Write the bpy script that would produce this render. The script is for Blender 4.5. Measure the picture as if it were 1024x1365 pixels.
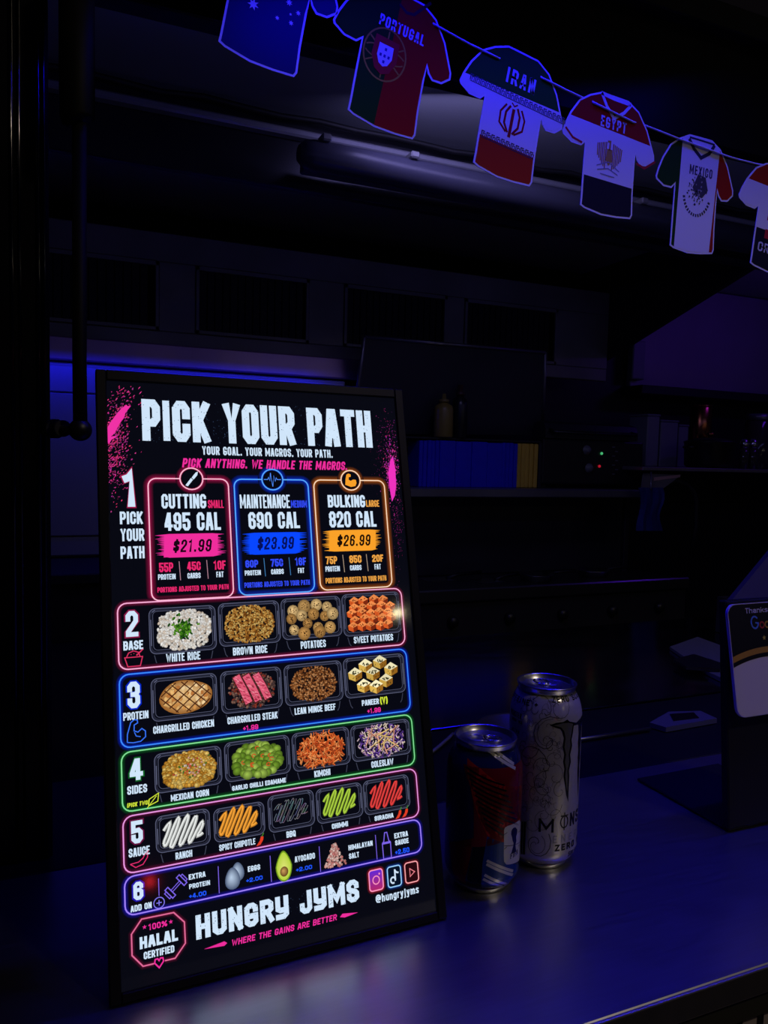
import bpy, bmesh, math, random
from mathutils import Vector, Matrix
from mathutils.geometry import tessellate_polygon
PI = math.pi
sc = bpy.context.scene
for o in list(bpy.data.objects): bpy.data.objects.remove(o)
COL = sc.collection

# ---------------------------------------------------------------- camera
F_PX, PITCH, ROLL, YAW, CAM_H = 1021.34, 0.0701, 0.0247, 0.4108, 0.3708
cy_, sy_ = math.cos(YAW), math.sin(YAW)
cp_, sp_ = math.cos(PITCH), math.sin(PITCH)
cr_, sr_ = math.cos(ROLL), math.sin(ROLL)
_f = Vector((sy_, cy_, 0)); _r = Vector((cy_, -sy_, 0)); _u = Vector((0, 0, 1))
FW = _f * cp_ - _u * sp_; _u2 = _f * sp_ + _u * cp_
RT = _r * cr_ + _u2 * sr_; UP = -_r * sr_ + _u2 * cr_
EYE = Vector((0, 0, CAM_H))
cam = bpy.data.cameras.new('camera'); camo = bpy.data.objects.new('camera', cam); COL.objects.link(camo)
cam.sensor_fit = 'VERTICAL'; cam.sensor_height = 36; cam.lens = F_PX / 1365 * 36
cam.clip_start = .01; cam.clip_end = 50
m = Matrix.Identity(4)
for i in range(3):
    m[i][0] = RT[i]; m[i][1] = UP[i]; m[i][2] = -FW[i]; m[i][3] = EYE[i]
camo.matrix_world = m
sc.camera = camo

# ---------------------------------------------------------------- world, exposure, lights
sc.view_settings.view_transform = 'Standard'; sc.view_settings.look = 'None'
sc.view_settings.gamma = 1; sc.view_settings.use_curve_mapping = False; sc.view_settings.exposure = 0
w = bpy.data.worlds.new('night'); sc.world = w; w.use_nodes = True
w.node_tree.nodes['Background'].inputs[0].default_value = (.010, .012, .06, 1)
w.node_tree.nodes['Background'].inputs[1].default_value = .05

def area(name, loc, target, sx, sy, power, color, spread=180):
    l = bpy.data.lights.new(name, 'AREA'); l.shape = 'RECTANGLE'; l.size = sx; l.size_y = sy
    l.energy = power; l.color = color; l.spread = math.radians(spread)
    o = bpy.data.objects.new(name, l); COL.objects.link(o); o.location = loc
    d = (Vector(target) - Vector(loc)).normalized()
    if abs(d.z) > .95 or abs(d.x) < .001: q = d.to_track_quat('-Z', 'Y')
    else: q = d.to_track_quat('-Z', 'Y')
    o.rotation_euler = q.to_euler(); return o
BLUE = (.010, .004, 1.0)
# blue LED strip on the underside of the raised hatch, in front of the bunting
def ray(px, py): return FW + RT * ((px - 512) / F_PX) - UP * ((py - 682.5) / F_PX)
def at_y(px, py, Y):
    d = ray(px, py); return EYE + d * (Y / d.y)
for (pa, pb_, pw, dp) in ((300, 640, .42, -100), (640, 1120, .72, -30)):     # strip runs along the lid just above the bunting, sloping with it
    a_, b_ = at_y(pa, dp, .70), at_y(pb_, dp, .70); c_ = (a_ + b_) / 2
    o_ = area('hatch_led_strip', c_, c_ + Vector((0, .006, -1)), (b_ - a_).length, .012, pw, BLUE, 150)
    X_ = (b_ - a_).normalized(); Z_ = Vector((0, -.05, 1)); Y_ = Z_.cross(X_).normalized(); Z_ = X_.cross(Y_)
    o_.matrix_world = Matrix(((X_.x, Y_.x, Z_.x, c_.x), (X_.y, Y_.y, Z_.y, c_.y), (X_.z, Y_.z, Z_.z, c_.z), (0, 0, 0, 1)))
area('counter_blue_fill', (.95, .49, 1.15), (.95, .50, 0), 1.1, .02, 1.9, BLUE, 70)  # added unseen blue fill that brightens the counter and can lids
# warm street lamps behind the customer
area('street_lamp', (1.35, -1.4, 2.3), (.45, .6, .2), .22, .22, 8.0, (1.0, .84, .62))
for lx, ly, lz, ls, lp in ((2.0, -1.3, 1.0, .025, .10), (2.5, -1.0, .95, .02, .10), (2.25, -1.2, 1.1, .02, .07), (3.0, -.6, .9, .03, .10)):
    area('street_lamp', (lx, ly, lz), (.5, .6, .1), ls, ls, lp, (1.0, .88, .70))
# truck interior
area('splash_led_strip', (.25, 2.13, .604), (.25, 2.17, .50), 1.0, .008, .55, (.01, .01, 1))
area('interior_blue_lamp', (.80, 1.3, 1.04), (1.2, 2.1, .35), .5, .05, .9, (.42, .38, 1))
area('ceiling_fill', (.9, .91, .86), (.9, 1.6, 1.05), 3.4, .02, .50, (.26, .26, 1))  # added fill hidden behind the header, lifts the ceiling and hood front
area('interior_purple_lamp', (2.55, 1.75, .95), (2.4, 2.4, .7), .25, .05, .22, (.16, .02, 1))

LIDY, LIDZ = -.05, 1.34
# ---------------------------------------------------------------- helpers
def s2l(c):
    return tuple(((v / 255) / 12.92 if v / 255 <= .04045 else ((v / 255 + .055) / 1.055) ** 2.4) for v in c)
def at_z(px, py, Z):
    d = ray(px, py); return EYE + d * ((Z - CAM_H) / d.z)

MATS = {}
def mat(name, col, rough=.5, metal=0., var=.0, nscale=30, stretch=(1, 1, 1), bump=0., spec=.5, coat=0., rvar=0., aniso=0.):
    if name in MATS: return MATS[name]
    m = bpy.data.materials.new(name); m.use_nodes = True; nt = m.node_tree; b = nt.nodes['Principled BSDF']
    b.inputs['Base Color'].default_value = (*col, 1); b.inputs['Roughness'].default_value = rough
    b.inputs['Metallic'].default_value = metal; b.inputs['Specular IOR Level'].default_value = spec
    b.inputs['Coat Weight'].default_value = coat; b.inputs['Coat Roughness'].default_value = .08
    tc = nt.nodes.new('ShaderNodeTexCoord'); mp = nt.nodes.new('ShaderNodeMapping'); mp.inputs['Scale'].default_value = stretch
    nt.links.new(tc.outputs['Object'], mp.inputs['Vector'])
    n = nt.nodes.new('ShaderNodeTexNoise'); n.inputs['Scale'].default_value = nscale; n.inputs['Detail'].default_value = 4
    nt.links.new(mp.outputs[0], n.inputs['Vector'])
    r = nt.nodes.new('ShaderNodeMapRange'); r.inputs['To Min'].default_value = 1 - max(var, .03); r.inputs['To Max'].default_value = 1 + max(var, .03)
    nt.links.new(n.outputs['Fac'], r.inputs['Value'])
    mx = nt.nodes.new('ShaderNodeVectorMath'); mx.operation = 'SCALE'; mx.inputs[0].default_value = col
    nt.links.new(r.outputs[0], mx.inputs['Scale']); nt.links.new(mx.outputs[0], b.inputs['Base Color'])
    if rvar:
        r2 = nt.nodes.new('ShaderNodeMapRange'); r2.inputs['To Min'].default_value = rough - rvar; r2.inputs['To Max'].default_value = rough + rvar
        nt.links.new(n.outputs['Fac'], r2.inputs['Value']); nt.links.new(r2.outputs[0], b.inputs['Roughness'])
    if bump:
        bp = nt.nodes.new('ShaderNodeBump'); bp.inputs['Strength'].default_value = bump; bp.inputs['Distance'].default_value = .001
        nt.links.new(n.outputs['Fac'], bp.inputs['Height']); nt.links.new(bp.outputs[0], b.inputs['Normal'])
    MATS[name] = m; return m

def attr_mat(name, emit, rough=.12, metal=0., spec=.5):
    """print colours come from the mesh's colour attribute: a lit screen (emit) or ink on a surface"""
    if name in MATS: return MATS[name]
    m = bpy.data.materials.new(name); m.use_nodes = True; nt = m.node_tree; b = nt.nodes['Principled BSDF']
    a = nt.nodes.new('ShaderNodeAttribute'); a.attribute_name = 'Col'
    b.inputs['Roughness'].default_value = rough; b.inputs['Metallic'].default_value = metal
    b.inputs['Specular IOR Level'].default_value = spec
    if emit:
        b.inputs['Base Color'].default_value = (.004, .004, .005, 1)
        nt.links.new(a.outputs['Color'], b.inputs['Emission Color']); b.inputs['Emission Strength'].default_value = emit
    else:
        nt.links.new(a.outputs['Color'], b.inputs['Base Color'])
    MATS[name] = m; return m

WM = {}   # world matrix of every thing's Empty
def thing(name, label, cat, loc=(0, 0, 0), group=None, matrix=None):
    o = bpy.data.objects.new(name, None); COL.objects.link(o); o.empty_display_size = .02
    mw = matrix if matrix is not None else Matrix.Translation(Vector(loc))
    o.matrix_world = mw; WM[o.name] = mw.inverted()
    o['label'] = label; o['category'] = cat
    if group: o['group'] = group
    return o
def tag(o, label=None, cat=None, group=None, kind=None):
    if label: o['label'] = label
    if cat: o['category'] = cat
    if group: o['group'] = group
    if kind: o['kind'] = kind
    return o

class MB:
    def __init__(s): s.v = []; s.f = []; s.c = []; s.smooth = []
    def poly(s, pts, col=None, smooth=False):
        n = len(s.v); s.v += [Vector(p) for p in pts]; s.f.append(tuple(range(n, n + len(pts)))); s.smooth.append(smooth)
        if col is None: col = (1, 1, 1)
        s.c += (list(col) if isinstance(col, list) else [col] * len(pts))
        return s
    def bm(s, bm, smooth=False, M=None):
        n = len(s.v); bm.verts.index_update()
        for v in bm.verts: s.v.append((M @ v.co) if M else v.co.copy()); s.c.append((1, 1, 1))
        for f in bm.faces: s.f.append(tuple(n + v.index for v in f.verts)); s.smooth.append(smooth)
        bm.free(); return s
    def box(s, lo, hi, bev=.002, M=None, seg=1):
        b = bmesh.new(); bmesh.ops.create_cube(b, size=1)
        lo = Vector(lo); hi = Vector(hi); c = (lo + hi) / 2; d = hi - lo
        for v in b.verts: v.co = Vector((v.co.x * d.x, v.co.y * d.y, v.co.z * d.z)) + c
        bev = min(bev, min(abs(x) for x in d) * .45)
        if bev > 0: bmesh.ops.bevel(b, geom=b.edges[:] , offset=bev, segments=seg, affect='EDGES', profile=.5)
        return s.bm(b, M=M)
    def hull(s, bottom, top):
        """prism between two equal rings"""
        n = len(bottom); s.poly(list(reversed(bottom))); s.poly(top)
        for i in range(n): j = (i + 1) % n; s.poly([bottom[i], bottom[j], top[j], top[i]])
        return s
    def tube(s, pts, r, seg=10, closed=False, caps=True):
        pts = [Vector(p) for p in pts]; n = len(pts); rs = r if isinstance(r, (list, tuple)) else [r] * n
        base = len(s.v); prev = None
        for i, p in enumerate(pts):
            a = pts[(i - 1) % n] if (closed or i > 0) else p; b = pts[(i + 1) % n] if (closed or i < n - 1) else p
            t = (b - a).normalized()
            if prev is None:
                x = t.cross(Vector((0, 0, 1)));
                if x.length < .1: x = t.cross(Vector((1, 0, 0)))
                x.normalize()
            else: x = (prev - t * prev.dot(t)).normalized()
            prev = x; y = t.cross(x)
            for k in range(seg):
                an = 2 * PI * k / seg; s.v.append(p + (x * math.cos(an) + y * math.sin(an)) * rs[i]); s.c.append((1, 1, 1))
        for i in range(n if closed else n - 1):
            for k in range(seg):
                a = base + i * seg + k; b = base + i * seg + (k + 1) % seg; j = (i + 1) % n
                s.f.append((a, b, base + j * seg + (k + 1) % seg, base + j * seg + k)); s.smooth.append(True)
        if caps and not closed:
            s.f.append(tuple(base + k for k in reversed(range(seg)))); s.smooth.append(False)
            s.f.append(tuple(base + (n - 1) * seg + k for k in range(seg))); s.smooth.append(False)
        return s
    def lathe(s, prof, cx, cy, z0=0, seg=48, M=None, col=None):
        base = len(s.v)
        for (r, z) in prof:
            for k in range(seg):
                a = 2 * PI * k / seg; p = Vector((cx + r * math.cos(a), cy + r * math.sin(a), z0 + z))
                s.v.append(M @ p if M else p); s.c.append(col or (1, 1, 1))
        for i in range(len(prof) - 1):
            for k in range(seg):
                a = base + i * seg + k; b = base + i * seg + (k + 1) % seg
                s.f.append((a, b, b + seg, a + seg)); s.smooth.append(True)
        for i, rev in ((0, True), (len(prof) - 1, False)):
            if prof[i][0] > .00005:
                ring = [base + i * seg + k for k in range(seg)]
                s.f.append(tuple(reversed(ring) if rev else ring)); s.smooth.append(False)
        return s
    def build(s, name, material, parent=None, local=False):
        me = bpy.data.meshes.new(name)
        root = parent
        while root is not None and root.parent is not None: root = root.parent
        vs = s.v
        if parent is not None and not local and root.name in WM:
            Mi = WM[root.name]; vs = [Mi @ v for v in vs]
        me.from_pydata([tuple(v) for v in vs], [], s.f)
        me.polygons.foreach_set('use_smooth', s.smooth)
        at = me.color_attributes.new('Col', 'FLOAT_COLOR', 'POINT')
        flat = []
        for c in s.c: flat += [c[0], c[1], c[2], 1]
        at.data.foreach_set('color', flat)
        me.materials.append(material); me.update()
        o = bpy.data.objects.new(name, me); COL.objects.link(o)
        if parent is not None: o.parent = parent
        return o
def struct(name, mb, m, label=None):
    o = mb.build(name, m); o['kind'] = 'structure'
    if label: o['label'] = label
    return o

# ---------------------------------------------------------------- 2-D drawing on a mapped surface
def arc(cx, cy, rx, ry, a0, a1, n=8):
    return [(cx + rx * math.cos(math.radians(a0 + (a1 - a0) * i / n)), cy + ry * math.sin(math.radians(a0 + (a1 - a0) * i / n))) for i in range(n + 1)]
def rrect(x0, y0, x1, y1, r, n=5):
    return arc(x1 - r, y1 - r, r, r, 0, 90, n) + arc(x0 + r, y1 - r, r, r, 90, 180, n) + arc(x0 + r, y0 + r, r, r, 180, 270, n) + arc(x1 - r, y0 + r, r, r, 270, 360, n)
def offsets(pts, closed):
    n = len(pts); out = []
    for i in range(n):
        p = pts[i]; a = pts[i - 1] if (closed or i > 0) else None; b = pts[(i + 1) % n] if (closed or i < n - 1) else None
        def nm(q, r):
            dx, dy = r[0] - q[0], r[1] - q[1]; l = math.hypot(dx, dy) or 1e-9; return (-dy / l, dx / l)
        if a is None: nx, ny = nm(p, b); k = 1
        elif b is None: nx, ny = nm(a, p); k = 1
        else:
            n1 = nm(a, p); n2 = nm(p, b); nx, ny = n1[0] + n2[0], n1[1] + n2[1]; l = math.hypot(nx, ny)
            if l < .3: nx, ny = n1; k = 1
            else: nx /= l; ny /= l; k = min(1 / max(.35, nx * n1[0] + ny * n1[1]), 1.8)
        out.append((nx * k, ny * k))
    return out
def clip(poly, f):
    """keep the side where f(p) >= 0"""
    out = []
    for i in range(len(poly)):
        a = poly[i - 1]; b = poly[i]; fa, fb = f(a), f(b)
        if (fa >= 0) != (fb >= 0):
            t = fa / (fa - fb); out.append((a[0] + (b[0] - a[0]) * t, a[1] + (b[1] - a[1]) * t))
        if fb >= 0: out.append(b)
    return out
class Draw:
    def __init__(s, fn, step=None): s.fn = fn; s.mb = MB(); s.step = step; s.ys = .0035
    def tris(s, pts):
        t = tessellate_polygon([[Vector((p[0], p[1], 0)) for p in pts]])
        return [[pts[i] for i in q] for q in t]
    def fill(s, pts, col, layer=1, halfplanes=()):
        if halfplanes or s.step:
            for t in s.tris(pts):
                for f in halfplanes: t = clip(t, f) if len(t) > 2 else []
                if len(t) < 3: continue
                if s.step:
                    x0 = min(p[0] for p in t); x1 = max(p[0] for p in t); k = math.floor(x0 / s.step)
                    while k * s.step < x1:
                        a, b = k * s.step, (k + 1) * s.step
                        q = clip(t, lambda p: p[0] - a)
                        if len(q) > 2: q = clip(q, lambda p: b - p[0])
                        if len(q) > 2:
                            y0 = min(p[1] for p in q); y1 = max(p[1] for p in q); j = math.floor(y0 / s.ys)
                            while j * s.ys < y1:
                                c_, e_ = j * s.ys, (j + 1) * s.ys
                                g_ = clip(q, lambda p: p[1] - c_)
                                if len(g_) > 2: g_ = clip(g_, lambda p: e_ - p[1])
                                if len(g_) > 2: s.mb.poly([s.fn(x, y, layer) for x, y in g_], col)
                                j += 1
                        k += 1
                else: s.mb.poly([s.fn(x, y, layer) for x, y in t], col)
        elif len(pts) <= 4: s.mb.poly([s.fn(x, y, layer) for x, y in pts], col)
        else:
            for t in s.tris(pts): s.mb.poly([s.fn(x, y, layer) for x, y in t], col)
    def fan(s, c, pts, cc, ce, layer=1):
        n = len(pts)
        for i in range(n):
            a, b = pts[i], pts[(i + 1) % n]
            s.mb.poly([s.fn(c[0], c[1], layer), s.fn(a[0], a[1], layer), s.fn(b[0], b[1], layer)], [cc, ce, ce])
    def line(s, pts, wd, col, layer=1, closed=False, glow=None, gw=0, bg=None, ends=0.):
        pts = [tuple(p) for p in pts]
        if ends and not closed and len(pts) > 1:
            def ext(a, b):
                l = math.hypot(a[0] - b[0], a[1] - b[1]) or 1e-9; return (a[0] + (a[0] - b[0]) / l * ends, a[1] + (a[1] - b[1]) / l * ends)
            pts = [ext(pts[0], pts[1])] + pts[1:-1] + [ext(pts[-1], pts[-2])]
        if s.step:
            q = [pts[0]]
            for a, b in zip(pts, pts[1:] + ([pts[0]] if closed else [])):
                n = max(1, math.ceil(math.dist(a, b) / s.step))
                q += [(a[0] + (b[0] - a[0]) * i / n, a[1] + (b[1] - a[1]) * i / n) for i in range(1, n + 1)]
            if closed: q = q[:-1]
            pts = q
        of = offsets(pts, closed); n = len(pts)
        def strip(d0, d1, c0, c1, lay):
            for i in range(n if closed else n - 1):
                j = (i + 1) % n
                P = lambda k, d: s.fn(pts[k][0] + of[k][0] * d, pts[k][1] + of[k][1] * d, lay)
                s.mb.poly([P(i, d0), P(j, d0), P(j, d1), P(i, d1)], [c0, c0, c1, c1])
        if glow:
            glow = tuple(a * .6 for a in glow)
            h = gw * .35; mid = tuple((a * .38 + b * .62) for a, b in zip(glow, bg))
            strip(wd / 2, wd / 2 + h, glow, mid, layer - .5); strip(wd / 2 + h, wd / 2 + gw, mid, bg, layer - .5)
            strip(-wd / 2, -wd / 2 - h, glow, mid, layer - .5); strip(-wd / 2 - h, -wd / 2 - gw, mid, bg, layer - .5)
        strip(-wd / 2, wd / 2, col, col, layer)

# stroke font: glyphs on a unit box, ribbons follow the centre line
A_, B_ = .30, .13
RO = [(A_, 0), (1 - A_, 0), (1, B_), (1, 1 - B_), (1 - A_, 1), (A_, 1), (0, 1 - B_), (0, B_)]
G = {
 'A': [[(0, 0), (.36, 1), (.64, 1), (1, 0)], [(.14, .27), (.86, .27)]],
 'B': [[(0, 0), (0, 1), (1 - A_, 1), (1, 1 - B_), (1, .5 + B_ * .7), (1 - A_, .52), (0, .52)], [(1 - A_, .52), (1, .52 - B_), (1, B_), (1 - A_, 0), (0, 0)]],
 'C': [[(1, .68), (1, 1 - B_), (1 - A_, 1), (A_, 1), (0, 1 - B_), (0, B_), (A_, 0), (1 - A_, 0), (1, B_), (1, .32)]],
 'D': [[(0, 0), (0, 1), (1 - A_, 1), (1, 1 - B_), (1, B_), (1 - A_, 0), (0, 0)]],
 'E': [[(1, 1), (0, 1), (0, 0), (1, 0)], [(0, .52), (.8, .52)]],
 'F': [[(1, 1), (0, 1), (0, 0)], [(0, .5), (.8, .5)]],
 'G': [[(1, .78), (1, 1 - B_), (1 - A_, 1), (A_, 1), (0, 1 - B_), (0, B_), (A_, 0), (1 - A_, 0), (1, B_), (1, .43), (.58, .43)]],
 'H': [[(0, 0), (0, 1)], [(1, 0), (1, 1)], [(0, .5), (1, .5)]],
 'I': [[(.5, 0), (.5, 1)]],
 'J': [[(1, 1), (1, B_), (1 - A_, 0), (A_, 0), (0, B_), (0, .32)]],
 'K': [[(0, 0), (0, 1)], [(1, 1), (.18, .48)], [(.3, .56), (1, 0)]],
 'L': [[(0, 1), (0, 0), (1, 0)]],
 'M': [[(0, 0), (0, 1)], [(0, 1), (.5, .25), (1, 1)], [(1, 1), (1, 0)]],
 'N': [[(0, 0), (0, 1)], [(0, 1), (1, 0)], [(1, 0), (1, 1)]],
 'O': [RO + [RO[0]]],
 'P': [[(0, 0), (0, 1), (1 - A_, 1), (1, 1 - B_), (1, .42 + B_), (1 - A_, .42), (0, .42)]],
 'Q': [RO + [RO[0]], [(.55, .25), (1, -.05)]],
 'R': [[(0, 0), (0, 1), (1 - A_, 1), (1, 1 - B_), (1, .46 + B_), (1 - A_, .46), (0, .46)], [(.55, .46), (1, 0)]],
 'S': [[(1, .77), (1, 1 - B_), (1 - A_, 1), (A_, 1), (0, 1 - B_), (0, .66), (A_ * .6, .56), (1 - A_ * .6, .44), (1, .34), (1, B_), (1 - A_, 0), (A_, 0), (0, B_), (0, .23)]],
 'T': [[(0, 1), (1, 1)], [(.5, 0), (.5, 1)]],
 'U': [[(0, 1), (0, B_), (A_, 0), (1 - A_, 0), (1, B_), (1, 1)]],
 'V': [[(0, 1), (.5, 0), (1, 1)]],
 'W': [[(0, 1), (.25, 0), (.5, .8), (.75, 0), (1, 1)]],
 'X': [[(0, 0), (1, 1)], [(0, 1), (1, 0)]],
 'Y': [[(0, 1), (.5, .45), (1, 1)], [(.5, .45), (.5, 0)]],
 'y_': [[(0, 1), (0, .45), (A_, .36), (1, .36)], [(1, 1), (1, B_), (1 - A_, 0), (0, 0)]],
 'Z': [[(0, 1), (1, 1), (0, 0), (1, 0)]],
 '0': [RO + [RO[0]]],
 '1': [[(0, .86), (.45, .90), (.62, 1), (.62, 0)]],
 '2': [[(0, .72), (0, 1 - B_), (A_, 1), (1 - A_, 1), (1, 1 - B_), (1, .62), (0, .12), (0, 0), (1, 0)]],
 '3': [[(0, .75), (0, 1 - B_), (A_, 1), (1 - A_, 1), (1, 1 - B_), (1, .5 + B_), (.75, .52), (.4, .52)], [(.75, .52), (1, .52 - B_), (1, B_), (1 - A_, 0), (A_, 0), (0, B_), (0, .25)]],
 '4': [[(.72, 0), (.72, 1), (.55, 1), (0, .3), (0, .22), (1.05, .22)]],
 '5': [[(1, 1), (0, 1), (0, .56), (1 - A_, .6), (1, .6 - B_), (1, B_), (1 - A_, 0), (A_, 0), (0, B_), (0, .25)]],
 '6': [[(1, .78), (1, 1 - B_), (1 - A_, 1), (A_, 1), (0, 1 - B_), (0, B_), (A_, 0), (1 - A_, 0), (1, B_), (1, .56 - B_), (1 - A_, .56), (0, .56)]],
 '7': [[(0, 1), (1, 1), (.35, 0)]],
 '8': [[(A_, .52), (0, .52 + B_), (0, 1 - B_), (A_, 1), (1 - A_, 1), (1, 1 - B_), (1, .52 + B_), (1 - A_, .52), (A_, .52), (0, .52 - B_), (0, B_), (A_, 0), (1 - A_, 0), (1, B_), (1, .52 - B_), (1 - A_, .52)]],
 '9': [[(0, .22), (0, B_), (A_, 0), (1 - A_, 0), (1, B_), (1, 1 - B_), (1 - A_, 1), (A_, 1), (0, 1 - B_), (0, .44 + B_), (A_, .44), (1, .44)]],
 '$': [[(1, .70), (1, .84), (1 - A_, .92), (A_, .92), (0, .84), (0, .62), (1, .38), (1, .18), (1 - A_, .08), (A_, .08), (0, .16), (0, .3)], [(.5, -.06), (.5, 1.06)]],
 '.': [[(.5, 0), (.5, .05)]], '+': [[(0, .45), (1, .45)], [(.5, .2), (.5, .7)]],
 '(': [[(1, 1.05), (.3, .8), (.3, .2), (1, -.05)]], ')': [[(0, 1.05), (.7, .8), (.7, .2), (0, -.05)]],
 '%': [arc(.18, .8, .17, .18, 0, 360, 6), arc(.82, .2, .17, .18, 0, 360, 6), [(.1, 0), (.9, 1)]],
 '@': [[(.72, .35), (.5, .28), (.32, .4), (.32, .6), (.5, .72), (.7, .64), (.7, .34), (.9, .3), (1, .5), (.95, .8), (.7, .98), (.3, .98), (.03, .75), (0, .3), (.2, .02), (.75, -.04)]],
 'h': [[(0, 0), (0, 1)], [(0, .58), (.4, .68), (.85, .66), (1, .5), (1, 0)]],
 'u': [[(0, .68), (0, .12), (.3, 0), (1, .06)], [(1, .68), (1, 0)]],
 'n': [[(0, 0), (0, .68)], [(0, .6), (.4, .68), (.85, .66), (1, .5), (1, 0)]],
 'g': [[(1, .68), (.3, .68), (0, .52), (0, .16), (.3, 0), (1, .02)], [(1, .68), (1, -.12), (.7, -.26), (0, -.26)]],
 'r': [[(0, 0), (0, .68)], [(0, .55), (.45, .68), (.9, .68)]],
 'y': [[(0, .68), (.5, .02)], [(1, .68), (.4, -.26), (0, -.26)]],
 'j': [[(.6, .68), (.6, -.15), (0, -.26)], [(.6, .86), (.6, .92)]],
 'm': [[(0, 0), (0, .68), (.5, .6), (.5, 0)], [(.5, .62), (.8, .68), (1, .55), (1, 0)]],
 's': [[(1, .62), (.3, .68), (0, .52), (1, .2), (.8, 0), (0, .04)]],
 'a': [[(0, .62), (.7, .68), (1, .52), (1, 0)], [(1, .38), (.3, .38), (0, .2), (.3, 0), (1, .08)]],
 'k': [[(0, 0), (0, 1)], [(.95, .66), (.1, .3)], [(.35, .42), (1, 0)]],
 'o': [[(.3, 0), (0, .16), (0, .52), (.3, .68), (.7, .68), (1, .52), (1, .16), (.7, 0), (.3, 0)]],
 'l': [[(.5, 0), (.5, 1)]], 'e': [[(0, .36), (1, .36), (1, .54), (.7, .68), (.3, .68), (0, .52), (0, .16), (.3, 0), (.95, .04)]],
}
WID = {'I': .42, '.': .42, '1': .75, ' ': .55, 'M': 1.35, 'W': 1.45, 'm': 1.5, '%': 1.5, 'l': .4, 'j': .6, 'r': .75, '(': .55, ')': .55, 'T': .95, '@': 1.7, '+': .8, 'J': .95, 'L': .85, 'E': .88, 'F': .85}
def text(d, s, x0, y0, x1, y1, t, col, layer=3, gap=.20, slant=0., special=None, bold=.38):
    """strokes t (fraction of height) inside the box"""
    chars = list(s); tot = sum(WID.get(c, 1) for c in chars) + gap * (len(chars) - 1)
    k = (x1 - x0) / tot; H = y1 - y0; th = min(t * H, bold * k); x = x0
    for c in chars:
        cw = WID.get(c, 1) * k
        key = special.get(c, c) if special else c
        for pl in G.get(key, []):
            tx = min(th, cw * .9)
            pts = []
            for (a, b) in pl:
                yy = y0 + th / 2 + b * (H - th); xx = (x + tx / 2 + a * (cw - tx)) if key not in 'Il' else x + cw / 2
                pts.append((xx + slant * (yy - y0), yy))
            cl = len(pts) > 2 and math.dist(pts[0], pts[-1]) < 1e-9
            if cl: pts = pts[:-1]
            d.line(pts, tx, col, layer, closed=cl, ends=0 if cl else tx * .5)
        x += cw + gap * k

# ---------------------------------------------------------------- materials
steel = mat('brushed_counter_steel', (.50, .50, .52), .35, 1., var=.10, nscale=22, stretch=(1, 14, 1), rvar=.05, bump=.03)
steel_in = mat('worn_bench_steel', (.42, .42, .46), .16, 1., var=.35, nscale=9, stretch=(1, 3, 1), rvar=.08)
edge_st = mat('folded_steel_edge', (.55, .52, .42), .38, 1., var=.2, nscale=60)
blk_gloss = mat('black_gloss_paint', (.003, .003, .004), .22, 0, var=.2)
blk = mat('black_plastic', (.006, .006, .007), .42, 0, var=.2, nscale=80)
blk_fr = mat('black_display_frame', (.003, .003, .004), .5, 0, var=.2, nscale=120, spec=.2)
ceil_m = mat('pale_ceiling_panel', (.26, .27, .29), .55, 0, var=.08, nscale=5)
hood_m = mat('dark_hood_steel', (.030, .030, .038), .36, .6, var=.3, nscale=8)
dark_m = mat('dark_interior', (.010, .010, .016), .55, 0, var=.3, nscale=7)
splash_m = mat('splashback_steel', (.35, .35, .42), .45, .3, var=.15, nscale=6)
rubber = mat('black_rubber', (.008, .008, .009), .6, 0)
alu = mat('can_aluminium', (.62, .62, .64), .22, 1., var=.05, nscale=200)

# ---------------------------------------------------------------- truck shell
FY, BY = .384, .712            # counter front and back
struct('floor', MB().box((-1.6, -1.2, -1.02), (4.4, 2.5, -.98), 0), mat('asphalt_and_vinyl_floor', (.02, .02, .022), .8, 0, var=.4, nscale=25, bump=.3))
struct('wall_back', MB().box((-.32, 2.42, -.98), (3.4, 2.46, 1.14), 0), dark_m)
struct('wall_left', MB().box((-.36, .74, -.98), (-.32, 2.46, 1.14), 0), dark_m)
struct('wall_right', MB().box((3.36, .46, -.98), (3.40, 2.46, 1.14), 0), mat('purple_lit_side_wall', (.25, .25, .27), .5, 0, var=.15, nscale=6))
struct('ceiling', MB().box((-.36, .90, 1.085), (3.4, 2.46, 1.12), 0), ceil_m)
front = struct('wall_front', MB().box((-.9, FY + .012, -.98), (3.4, FY + .04, -.045), 0), mat('pinkish_white_front_panel', (.42, .35, .34), .55, 0, var=.12, nscale=18))
# black lettering strokes of the side graphics, just below the counter lip
def yfix(px, py, y): p = at_y(px, py, y); return p
for (x0, x1, ya, yb) in ((984.5, 988, 1344, 1380), (1011, 1015.5, 1353, 1382), (1034, 1038, 1346, 1382)):
    a = at_y(x0, ya, FY + .0115); b = at_y(x1, yb, FY + .0115)
    MB().box((a.x, FY + .0105, b.z), (b.x, FY + .0125, a.z), .0002).build('letter_stroke', mat('black_vinyl_ink', (.006, .006, .006), .4), front)
# left jamb of the hatch: post with trims
jl = struct('trim_1', MB().box((-.32, .74, -.06), (-.0005, .80, 1.2), .003), blk_gloss)
mb = MB()
for xx, r in ((-.0295, .0016), (-.0235, .0012), (-.009, .0018), (-.0045, .0012)):
    mb.tube([(xx, .739, -.02), (xx, .739, 1.15)], r, 8)
mb.build('edge_bead', mat('chromed_bead', (.10, .10, .11), .12, 1.), jl)
struct('wall_front_left', MB().box((-1.5, .745, -.98), (-.32, .80, 1.3), 0), blk_gloss)
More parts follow.
